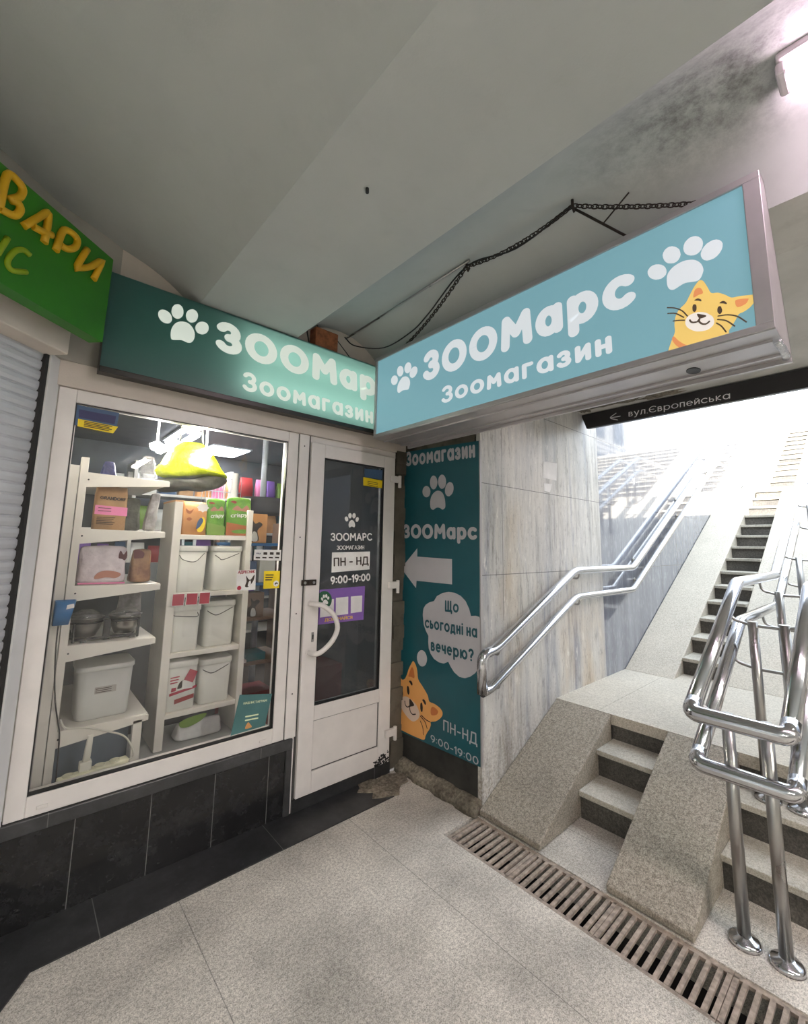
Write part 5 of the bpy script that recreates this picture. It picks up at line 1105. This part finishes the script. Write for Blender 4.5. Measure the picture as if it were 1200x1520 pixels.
# bowl stand
bs = thing('bowl_stand', 'black wire stand holding two steel bowls on the fourth metal shelf', 'stand', (.39, 2.56, .976))
b = MB()
for x in (.292, .45): b.torus((x, 2.575, 1.062), (0, 0, 1), .0655, .004, 24, 6)
for x, y in ((.245, 2.53), (.50, 2.53), (.245, 2.63), (.50, 2.63)): b.tube([(x, y, .978), (x, y, 1.068)], .006, 8)
b.box(.24, .505, 2.527, 2.535, .985, .995); b.box(.36, .385, 2.53, 2.56, .98, 1.07)
obj('wire_frame', b, 'stand', bs)
for x in (.285, .478): obj('rubber_foot', box(x-.012, x+.012, 2.52, 2.54, .976, .985), 'gasket', bs)
for x, nm in ((.292, 'left steel feeding bowl wrapped in plastic in the black stand'), (.45, 'right steel feeding bowl wrapped in plastic in the black stand')):
    bw = tag(obj('feeding_bowl', MB().lathe(x, 2.575, [(.040, 1.0), (.042, .998), (.058, 1.035), (.067, 1.080), (.073, 1.084), (.066, 1.080), (.056, 1.04), (.03, 1.005)], 28), 'steeldull'), nm, 'bowl')
    s = [[(x+rr*(1+.12*math.sin(5*2*math.pi*j/20+rr*90))*math.cos(2*math.pi*j/20), 2.575+rr*math.sin(2*math.pi*j/20), z) for j in range(20)] for rr, z in ((.068, 1.086), (.050, 1.104), (.022, 1.118), (.006, 1.120))]
    obj('plastic_wrap', MB().loft(s), 'clear', bw)
def bucket(name, label, cx, y, z, w, h, mat, handle=None, cat='bucket', group=None, d=None, lid=True):
    t = thing(name, label, cat, (cx, y+(d or w)/2, z), group); d = d or w
    c = y+d/2
    s = [rrect(cx, c, w*.86, d*.86, w*.14, z, 5), rrect(cx, c, w*.89, d*.89, w*.15, z+.006, 5), rrect(cx, c, w*.95, d*.95, w*.16, z+h*.90, 5)]
    obj('bucket_body' if cat == 'bucket' else 'bin_body', MB().loft(s), mat, t)
    s = [rrect(cx, c, w*.99, d*.99, w*.17, z+h*.88, 5), rrect(cx, c, w, d, w*.17, z+h*.89, 5), rrect(cx, c, w, d, w*.17, z+h*.965, 5), rrect(cx, c, w*.97, d*.97, w*.16, z+h*(1 if lid else .97), 5), rrect(cx, c, w*.90, d*.90, w*.16, z+h*(1 if lid else .97), 5)]
    obj('lid' if lid else 'rim', MB().loft(s), mat, t)
    if handle:
        sx, sz = handle
        p = catmull([(cx-w*.42, y+.0, z+h*.80), (cx-w*.30, y-.006, z+h*.66+sz), (cx+.0*w+sx, y-.008, z+h*.62+sz), (cx+w*.34, y-.006, z+h*.84)], 6, False)
        obj('wire_handle', MB().tube(p, .0022, 6), 'wire', t)
    return t
G = 'white square buckets on the rack'
YB = 2.635
bucket('bucket', 'white square bucket at the left of the upper bucket shelf', .760, YB, 1.165, .170, .255, 'bucket', (.01, .01))
bucket('bucket', 'white square bucket at the right of the upper bucket shelf', .955, YB, 1.165, .180, .255, 'bucket', (-.03, .02))
bucket('bucket', 'white square bucket behind the crimson tags, left of the middle shelf', .752, YB, .85, .160, .245, 'bucket', (.05, .03))
bucket('bucket', 'white square bucket at the right of the middle shelf', .944, YB+.02, .85, .185, .255, 'bucket', (-.02, .02))
t = bucket('bucket', 'white square bucket with red printed label at the left of the lowest shelf', .757, YB, .545, .168, .255, 'bucket', None)
y_ = YB+.002; fB = onY(y_, 1)
b = MB(); poly(b, [(.698, .627), (.832, .650), (.834, .664), (.698, .641)], fB, 0, False); poly(b, [(.705, .648), (.728, .65), (.73, .668), (.707, .668)], fB, 0, False)
for i in range(3): ribbon(b, [(.70, .72-.014*i), (.74-.004*i, .722-.014*i)], .003, fB)
obj('red_print', b, 'red', t); b = MB(); poly(b, [(.725, .583), (.822, .60), (.822, .622), (.725, .606)], fB, 0, False); obj('red_price', b, 'redbox', t)
b = MB(); poly(b, [(.735, .66), (.76, .665), (.765, .70), (.745, .69)], fB); obj('dog_picture', b, 'ink', t)
b = MB(); b.prism([(.762, YB-.012, .705), (.808, YB-.012, .683), (.830, YB-.012, .737), (.790, YB-.012, .757)], (0, .002, 0)); tg = obj('hanging_tag', b, 'red', t)
b = MB(); b.box(.757, .81, YB-.006, YB-.004, .655, .70); obj('paper_slip', b, 'cardw', tg)
bucket('bucket', 'white square bucket at the right of the lowest bucket shelf', .938, YB+.005, .545, .185, .240, 'bucket', (-.02, .02))
t = bucket('storage_bin', 'large grey white bin with small label on the lowest metal shelf', .392, YG, .622, .235, .245, 'binw', None, 'bin', None, .22, False)
b = MB(); b.face([(.35, YG+.004, .735), (.435, YG+.004, .735), (.435, YG+.003, .766), (.35, YG+.003, .766)]); lb = obj('label', b, 'pave', t); b = MB()
for i in range(3): ribbon(b, [(.355, .758-.008*i), (.415, .758-.008*i)], .0015, onY(YG+.002, 1))
obj('print_lines', b, 'ink', lb)
for i, (xa, xb) in enumerate(((.659, .723), (.729, .791), (.797, .857))):
    b = MB(); b.prism([(xa, 2.600, 1.099), (xb, 2.600, 1.098), (xb+.002, 2.600, 1.165), (xa+.002, 2.600, 1.166)], (0, .002, 0))
    t = tag(obj('price_tag', b, 'cardw'), ('left', 'middle', 'right')[i]+' one of three crimson tags hanging on the rack edge', 'tag')
    b = MB(); b.face([(xa+.004, 2.599, 1.103), (xb-.003, 2.599, 1.102), (xb-.002, 2.599, 1.161), (xa+.005, 2.599, 1.162)]); obj('crimson_print', b, 'red', t)
t = boxbag('bird_food_bag', 'orange paper bag with a parrot picture on top of the rack', .758, 1.482, .130, .190, .08, 'orange', YB+.01)
yb = YB+.008; b = MB(); poly(b, [(.775, 1.50), (.80, 1.505), (.812, 1.55), (.80, 1.585), (.785, 1.57), (.77, 1.53)], onY(yb, 1)); obj('parrot_picture', b, 'yelst', t)
b = MB(); poly(b, [(.765, 1.515), (.785, 1.53), (.80, 1.565), (.785, 1.58), (.77, 1.555)], onY(yb, 2)); obj('blue_wing', b, 'blst', t)
b = MB(); poly(b, [(.79+.03*(1+.12*math.cos(8*a))*math.cos(a), 1.638+.024*(1+.12*math.cos(8*a))*math.sin(a)) for a in [2*math.pi*i/24 for i in range(24)]], onY(yb-.01, 2)); obj('price_cloud', b, 'cardw', t)
b = MB(); poly(b, [(.702, 1.63), (.725, 1.615), (.745, 1.63), (.73, 1.60), (.71, 1.605)], onY(yb, 1)); poly(b, [(.71, 1.57), (.725, 1.58), (.74, 1.57), (.725, 1.56)], onY(yb, 1)); obj('nut_picture', b, 'brownpr', t)
def snack(label, cx, w, h, base, lean):
    t = pouch('snack_pouch', label, 'bag', cx, YB, 1.482, w, h, .06, 'greenbag', top=1.0, lean=lean)
    b = MB(); b.prism([(cx-w/2+lean, YB+.012, 1.482+h*.66), (cx+w/2+lean, YB+.012, 1.482+h*.66), (cx+w/2+lean*1.2, YB+.024, 1.482+h), (cx-w/2+lean*1.2, YB+.024, 1.482+h)], (0, .003, 0)); obj('white_top', b, 'cardw', t)
    b = MB(); b.prism([(cx-w/2+.002, YB-.001, 1.484), (cx+w/2-.002, YB-.001, 1.484), (cx+w/2-.001+lean*.25, YB-.001, 1.482+h*.25), (cx-w/2+.002+lean*.25, YB-.001, 1.482+h*.34)], (0, .002, 0)); obj('lower_print', b, base, t)
    b = MB(); lettering(b, 'crispy', [(cx-w*.34, 1.482+h*.46), (cx+w*.36, 1.482+h*.50), (cx-w*.34, 1.482+h*.56)], onY(YB-.003, 1), .1, .2); obj('lettering', b, 'cardw', t)
    b = MB(); poly(b, [(cx-w*.3+lean, 1.482+h*.66), (cx-w*.1+lean, 1.482+h*.78), (cx+w*.1+lean, 1.482+h*.70), (cx+w*.3+lean, 1.482+h*.80), (cx+w*.42+lean, 1.482+h*.66), (cx+lean, 1.482+h*.60)], onY(YB+.006, 1)); obj('animal_picture', b, 'meat', t)
    b = MB(); poly(b, [(cx-w*.25+lean+.018*math.cos(a), 1.482+h*.86+.009*math.sin(a)) for a in [2*math.pi*i/14 for i in range(14)]], onY(YB+.010, 1)); obj('red_badge', b, 'redbox', t)
snack('green snack pouch with white top between the orange bag and the tallest pouch', .872, .105, .215, 'greenpr', -.006)
snack('larger green snack pouch with brown base at the right end of the rack top', 1.000, .145, .235, 'brownpr', .004)
t = pouch('plastic_sack', 'green and white sack lying under the lowest bucket shelf', 'bag', .88, 2.66, .37, .25, .09, .12, 'bagwh', top=.9)
b = MB(); poly(b, [(.765, .475), (.80, .49), (.86, .497), (.905, .495), (.88, .465), (.82, .445), (.775, .45)], onY(2.655, 1)); obj('green_print', b, 'greenpr', t)
# window sill clutter
pc = thing('plastic_container', 'blue plastic box hanging on the shelf corner behind the glass', 'box', (.18, 2.40, 1.08))
b = MB(); b.loft([rrect(.182, 2.40, .055, .045, .006, 1.085, 3), rrect(.192, 2.40, .072, .05, .006, 1.185, 3), rrect(.192, 2.40, .066, .044, .006, 1.185, 3), rrect(.184, 2.40, .05, .04, .006, 1.095, 3)]); obj('box_body', b, 'pouch', pc)
b = MB(); b.face([(.195, 2.3735, 1.15), (.222, 2.3735, 1.155), (.220, 2.3735, 1.172), (.197, 2.3735, 1.168)]); obj('label', b, 'cardw', pc)
tag(obj('power_cable', MB().tube(catmull([(.176, 2.395, 1.085), (.178, 2.40, .99), (.188, 2.42, .86), (.203, 2.45, .75), (.222, 2.46, .66), (.232, 2.46, .60), (.236, 2.45, .42)], 5, False), .0028, 6), 'cable'), 'thin dark cable running down from the blue box', 'cable')
sp = thing('power_strip', 'cream power strip lying on the window board', 'power strip', (.37, 2.41, .425))
def along(s, d, z): return (.235+s*.258+d*.17, 2.395+s*.05-d*.98, z)
b = MB(); b.prism([along(0, -.024, .425), along(1, -.024, .425), along(1, .024, .425), along(0, .024, .425)], (0, 0, .036)); obj('strip_body', b, 'cream', sp, bevel=.007)
for i in range(4):
    c = along(.14+.22*i, 0, .461); obj('socket', MB().lathe(c[0], c[1], [(.021, .459), (.021, .465), (.017, .465), (.015, .460)], 18), 'cream', sp)
pgl = thing('power_adapter', 'white plug adapter standing upright in the power strip', 'adapter', (.325, 2.40, .461))
c = along(.36, 0, 0); b = MB(); b.box(c[0]-.022, c[0]+.022, c[1]-.018, c[1]+.018, .463, .500); obj('adapter_body', b, 'cordw', pgl, bevel=.004)
b = MB(); b.loft([rrect(c[0]+.002, c[1], .028, .02, .008, .499, 3), rrect(c[0]+.006, c[1], .026, .018, .008, .56, 3), rrect(c[0]+.009, c[1], .02, .014, .006, .60, 3)]); obj('adapter_stem', b, 'cordw', pgl)
obj('flex', MB().tube(catmull([along(1, 0, .445), (.515, 2.44, .455), (.505, 2.45, .50), (.47, 2.46, .55), (.40, 2.45, .59), (.32, 2.45, .625), (.25, 2.45, .64), (.226, 2.455, .68)], 5, False), .0038, 8), 'cordw', sp)
# hanging neon bag and lamps
nb = thing('hanging_bag', 'neon yellow nylon bag with grey base hanging below the shop lamps', 'bag', (.77, 2.80, 1.75))
secs = []
for i in range(11):
    t = i/10; w_h = .43*math.sin(math.pi*min(1, .30+.36*t)) if t < .35 else .43*(1-((t-.35)/.65)**1.3*.72)
    z = 1.752+.30*t-.02*math.sin(3.1*t)
    secs.append([(.775+(-.02*t)+w_h/2*math.cos(a)*(1+.07*math.sin(4*a+i)), 2.82+w_h*.34*math.sin(a)*(1+.1*math.sin(5*a+2*i)), z+.018*math.cos(a*3+i)*(1-t)+(.025*math.cos(a) if i < 4 else 0)) for a in [2*math.pi*j/28 for j in range(28)]])
obj('bag_base', MB().loft(secs[:4]), 'neondk', nb, sub=1); obj('bag_top', MB().loft(secs[3:]), 'neon', nb, sub=1)
b = MB(); b.tube([(.68, 2.82, 2.0), (.72, 2.85, 2.42)], .006, 8); b.tube([(.82, 2.82, 2.0), (.79, 2.85, 2.42)], .006, 8); obj('hanging_strap', b, 'neondk', nb)
for x, y, z, lbl in ((.575, 2.87, 2.005, 'left bright round spot lamp above the metal shelving'), (.802, 2.70, 1.975, 'right bright round spot lamp in front of the neon bag')):
    l = thing('spot_lamp', lbl, 'lamp', (x, y, z))
    obj('bulb', MB().lathe(x, y, [(.004, z-.032), (.026, z-.026), (.037, z-.010), (.038, z+.006), (.018, z+.018), (.012, z+.022)], 20), 'shoplamp', l, smooth=True)  # bulb shaped oversize to take in its glow
    obj('lamp_stem', MB().tube([(x, y, z+.02), (x, y, 2.42)], .006, 8), 'cage', l)
for x, xa, ya, yb_, lbl in ((0, 1.0, 4.6, 3.9, 'shorter bright tube lamp on the shop ceiling'), (0, 1.14, 5.1, 4.1, 'longer bright tube lamp on the shop ceiling')):
    l = thing('tube_lamp', lbl, 'lamp', (xa, (ya+yb_)/2, 2.40)); obj('tube', MB().tube([(xa, yb_, 2.385), (xa, ya, 2.385)], .015, 10), 'shoppanel', l); obj('lamp_base', box(xa-.03, xa+.03, yb_-.03, ya+.03, 2.40, 2.42), 'cage', l)
l = thing('panel_lamp', 'square bright panel lamp in the shop ceiling', 'lamp', (1.6, 4.75, 2.40)); obj('diffuser', box(1.42, 1.78, 4.50, 5.0, 2.402, 2.41), 'shoppanel', l); obj('panel_frame', box(1.40, 1.80, 4.48, 5.02, 2.408, 2.42), 'cage', l)

# deeper in the shop
cg = thing('wire_cage', 'white wire cage standing high behind the snack pouches', 'cage', (1.24, 3.6, 1.55))
b = MB()
for i in range(13): x = 1.05+.025*i; b.tube([(x, 3.55, 1.60), (x, 3.55, 1.98)], .0025, 5)
for z in (1.60, 1.72, 1.84, 1.98): b.tube([(1.05, 3.55, z), (1.35, 3.55, z)], .004, 5)
for x in (1.05, 1.35):
    for z in (1.60, 1.98): b.tube([(x, 3.55, z), (x, 3.85, z)], .004, 5)
obj('wire_front', b, 'cage', cg); obj('cage_shelf', box(1.0, 1.40, 3.54, 3.9, 1.55, 1.585), 'cage', cg)
for x in (1.02, 1.37):
    for y in (3.56, 3.87): obj('leg', box(x, x+.02, y, y+.02, .02, 1.55), 'cage', cg)
ct = thing('cat_tree', 'grey plush cat tree with oval platform at the right of the window', 'cat tree', (1.64, 3.78, .02))
b = MB(); b.tube([(1.64, 3.78, .02), (1.64, 3.78, 2.40)], .026, 14); obj('pole', b, 'cage', ct)
s = [[(1.66+a_*math.cos(2*math.pi*j/28), 3.78+a_*.7*math.sin(2*math.pi*j/28), z) for j in range(28)] for a_, z in ((.17, 1.69), (.215, 1.72), (.22, 1.79), (.20, 1.84), (.16, 1.84), (.14, 1.77))]
obj('oval_platform', MB().loft(s), 'tree', ct); s = [[(1.64+a_*math.cos(2*math.pi*j/24), 3.78+a_*math.sin(2*math.pi*j/24), z) for j in range(24)] for a_, z in ((.2, .02), (.2, .08))]
obj('tree_base', MB().loft(s, smooth=False), 'tree', ct)
wp = tag(obj('white_post', MB().tube([(1.275, 3.49, .02), (1.275, 3.49, 1.99)], .025, 14), 'cardw'), 'round white post in front of the wire cage', 'post')
fx = thing('display_shelf', 'brown display shelf with pet pictures at the right of the rack', 'shelf', (1.32, 3.25, .02))
for z in (.62, .92, 1.16, 1.44): obj('shelf_board', box(1.14, 1.62, 3.05, 3.45, z-.02, z), 'counter' if z < 1 else 'pouch', fx)
b = MB(); b.box(1.60, 1.63, 3.05, 3.45, .02, 1.6); b.box(1.14, 1.16, 3.40, 3.45, .02, 1.6); obj('upright', b, 'counter', fx)
def pbox(name, label, x, y, z, w, h, d, mat, art=None):
    t = tag(obj(name, box(x-w/2, x+w/2, y, y+d, z, z+h), mat, bevel=.003), label, 'box')
    if art:
        b = MB(); poly(b, [(x-w*.28, z+h*.08), (x-w*.30, z+h*.35), (x-w*.05, z+h*.5), (x-w*.08, z+h*.8), (x+w*.05, z+h*.66), (x+w*.2, z+h*.72), (x+w*.32, z+h*.62), (x+w*.14, z+h*.42), (x+w*.2, z+h*.08)], onY(y, 1)); obj('cat_picture', b, 'ink', t)
        b = MB(); poly(b, [(x-w*.05, z+h*.08), (x-w*.02, z+h*.38), (x+w*.12, z+h*.34), (x+w*.16, z+h*.08)], onY(y, 2)); obj('white_chest', b, 'cardw', t)
    return t
pbox('pet_food_box', 'orange box with a black and white cat picture', 1.275, 3.06, 1.44, .20, .21, .12, 'orange', True)
pbox('pet_food_box', 'dark box with a cat picture below the yellow sticker', 1.30, 3.06, .92, .17, .17, .12, 'counter', True)
pbox('pet_food_box', 'teal box lying on the lower brown display shelf', 1.36, 3.08, .62, .14, .05, .16, 'tealbox')
pbox('pet_food_box', 'white box beside the teal box on the display shelf', 1.23, 3.06, .62, .11, .02, .18, 'cardw')
pbox('pet_food_box', 'red box on the floor below the display shelf', 1.36, 3.15, .02, .36, .36, .25, 'redbox')
pbox('pet_food_box', 'blue box in the middle of the display shelf', 1.25, 3.07, 1.16, .14, .15, .12, 'blst')
pbox('pet_food_box', 'pale box beside the blue box on the display shelf', 1.40, 3.07, 1.16, .12, .19, .12, 'bucket')
# stock shelf at the back of the shop
bk = thing('stock_shelf', 'tall white stock shelf full of small packets along the back wall', 'shelf', (1.2, 5.0, .02))
for z in (.5, .85, 1.2, 1.55, 1.9): obj('shelf_board', box(-.1, 2.6, 4.75, 5.15, z-.025, z), 'shelfw', bk)
for x in (-.1, .8, 1.7, 2.6): obj('upright', box(x-.015, x+.015, 4.75, 5.15, .02, 2.2), 'shelfw', bk)
cols = ['blst', 'redbox', 'greenpr', 'orange', 'cardw', 'tealbox', 'purple', 'yelst', 'kraft', 'bucket', 'navy', 'pink']
rnd = random.Random(3)
for z in (.85, 1.2, 1.55, 1.9):
    x = -.02
    while x < 2.5:
        if x < .5 and z > 1.5: x += .2; continue
        ww = rnd.uniform(.09, .15); hh = rnd.uniform(.16, .27)
        m = rnd.choice(cols)
        t = tag(obj('stock_packet', MB().loft([rrect(x+ww/2, 4.84, ww, .09, .015, z, 2), rrect(x+ww/2, 4.84, ww, .09, .015, z+hh*.6, 2), rrect(x+ww/2, 4.84, ww*.95, .015, .005, z+hh, 2)]), m), 'small packet among many on the stock shelf at the back of the shop', 'packet', 'packets on the back stock shelf')
        x += ww+rnd.uniform(.01, .05)
tag(obj('storage_carton', MB().loft([rrect(.44, 3.18, .2, .18, .01, 1.30, 2), rrect(.44, 3.18, .2, .18, .01, 1.46, 2)]), 'blst'), 'pale blue carton behind the tan and maroon bag', 'carton') if False else None
# behind the darkened door glass
ptoy = tag(obj('plush_toy', MB().loft([[(1.40+r_*math.cos(2*math.pi*j/18)*(1+.2*math.sin(3*j)), 2.52+r_*.7*math.sin(2*math.pi*j/18), z) for j in range(18)] for r_, z in ((.02, 1.25), (.05, 1.30), (.06, 1.38), (.045, 1.45), (.06, 1.52), (.04, 1.60), (.01, 1.63))]), 'greenpr', sub=1), 'green plush toy hanging just behind the door glass', 'toy')
obj('hanging_string', MB().tube([(1.40, 2.52, 1.62), (1.40, 2.52, 2.42)], .003, 6), 'cable', ptoy)
tag(obj('rolled_mat', MB().tube([(1.47, 2.62, .02), (1.47, 2.62, .95)], .05, 16), 'kraft'), 'upright tan roll behind the lower door glass', 'roll')
tag(obj('pet_food_box', box(1.55, 1.80, 2.65, 2.9, .02, .62), 'redbox', bevel=.003), 'dull red carton standing behind the lower door glass', 'box')
struct(obj('wall_added_dark', box(1.66, 2.4, 3.3, 3.34, .02, 2.42), 'room'))  # added dark wall, keeps the view through the door dim

# ------------------------------------------------------------------ unseen lamps added behind the camera to light the passage
lamp('added unseen strip lamp farther along the same vault behind the viewer', 1.51, -1.55, -2.75, 2.80, mat='tubeback')
lamp('added unseen strip lamp at the far rear end of the same vault', 1.51, -3.4, -4.6, 2.80, mat='tubeback')
lamp('added unseen strip lamp on the narrow vault by the rear wall', -2.9, -2.4, -3.6, 2.83, mat='tubeback')
lamp('added unseen strip lamp on the narrow vault behind the viewer', -2.9, -.6, -1.8, 2.83, mat='tubeback')

# ------------------------------------------------------------------ street level, seen mostly as a reflection in the polished wall
fn_ = thing('street_fence', 'grey horizontal bar fence at street level mirrored in the polished wall', 'fence', (9, -2.7, 3.6))
for i in range(7): obj('rail', box(3.6, 16, -2.72, -2.69, 3.72+.17*i, 3.75+.17*i), 'fence', fn_)
for i in range(9): obj('post', box(3.7+1.5*i, 3.76+1.5*i, -2.74, -2.68, 3.6, 4.85), 'fence', fn_)
bd = thing('street_building', 'pale street building mirrored in the polished wall', 'building', (24, -12, 4))
obj('wall_block', box(14, 34, -16, -9, 3.99, 11), 'build', bd)
for i in range(6):
    for j in range(2): obj('window', box(15+3*i, 16.6+3*i, -9.0, -8.97, 6+2.6*j, 7.6+2.6*j), 'win', bd)
obj('shopfront', box(14.5, 33, -9.0, -8.95, 4.1, 5.2), 'violet', bd)
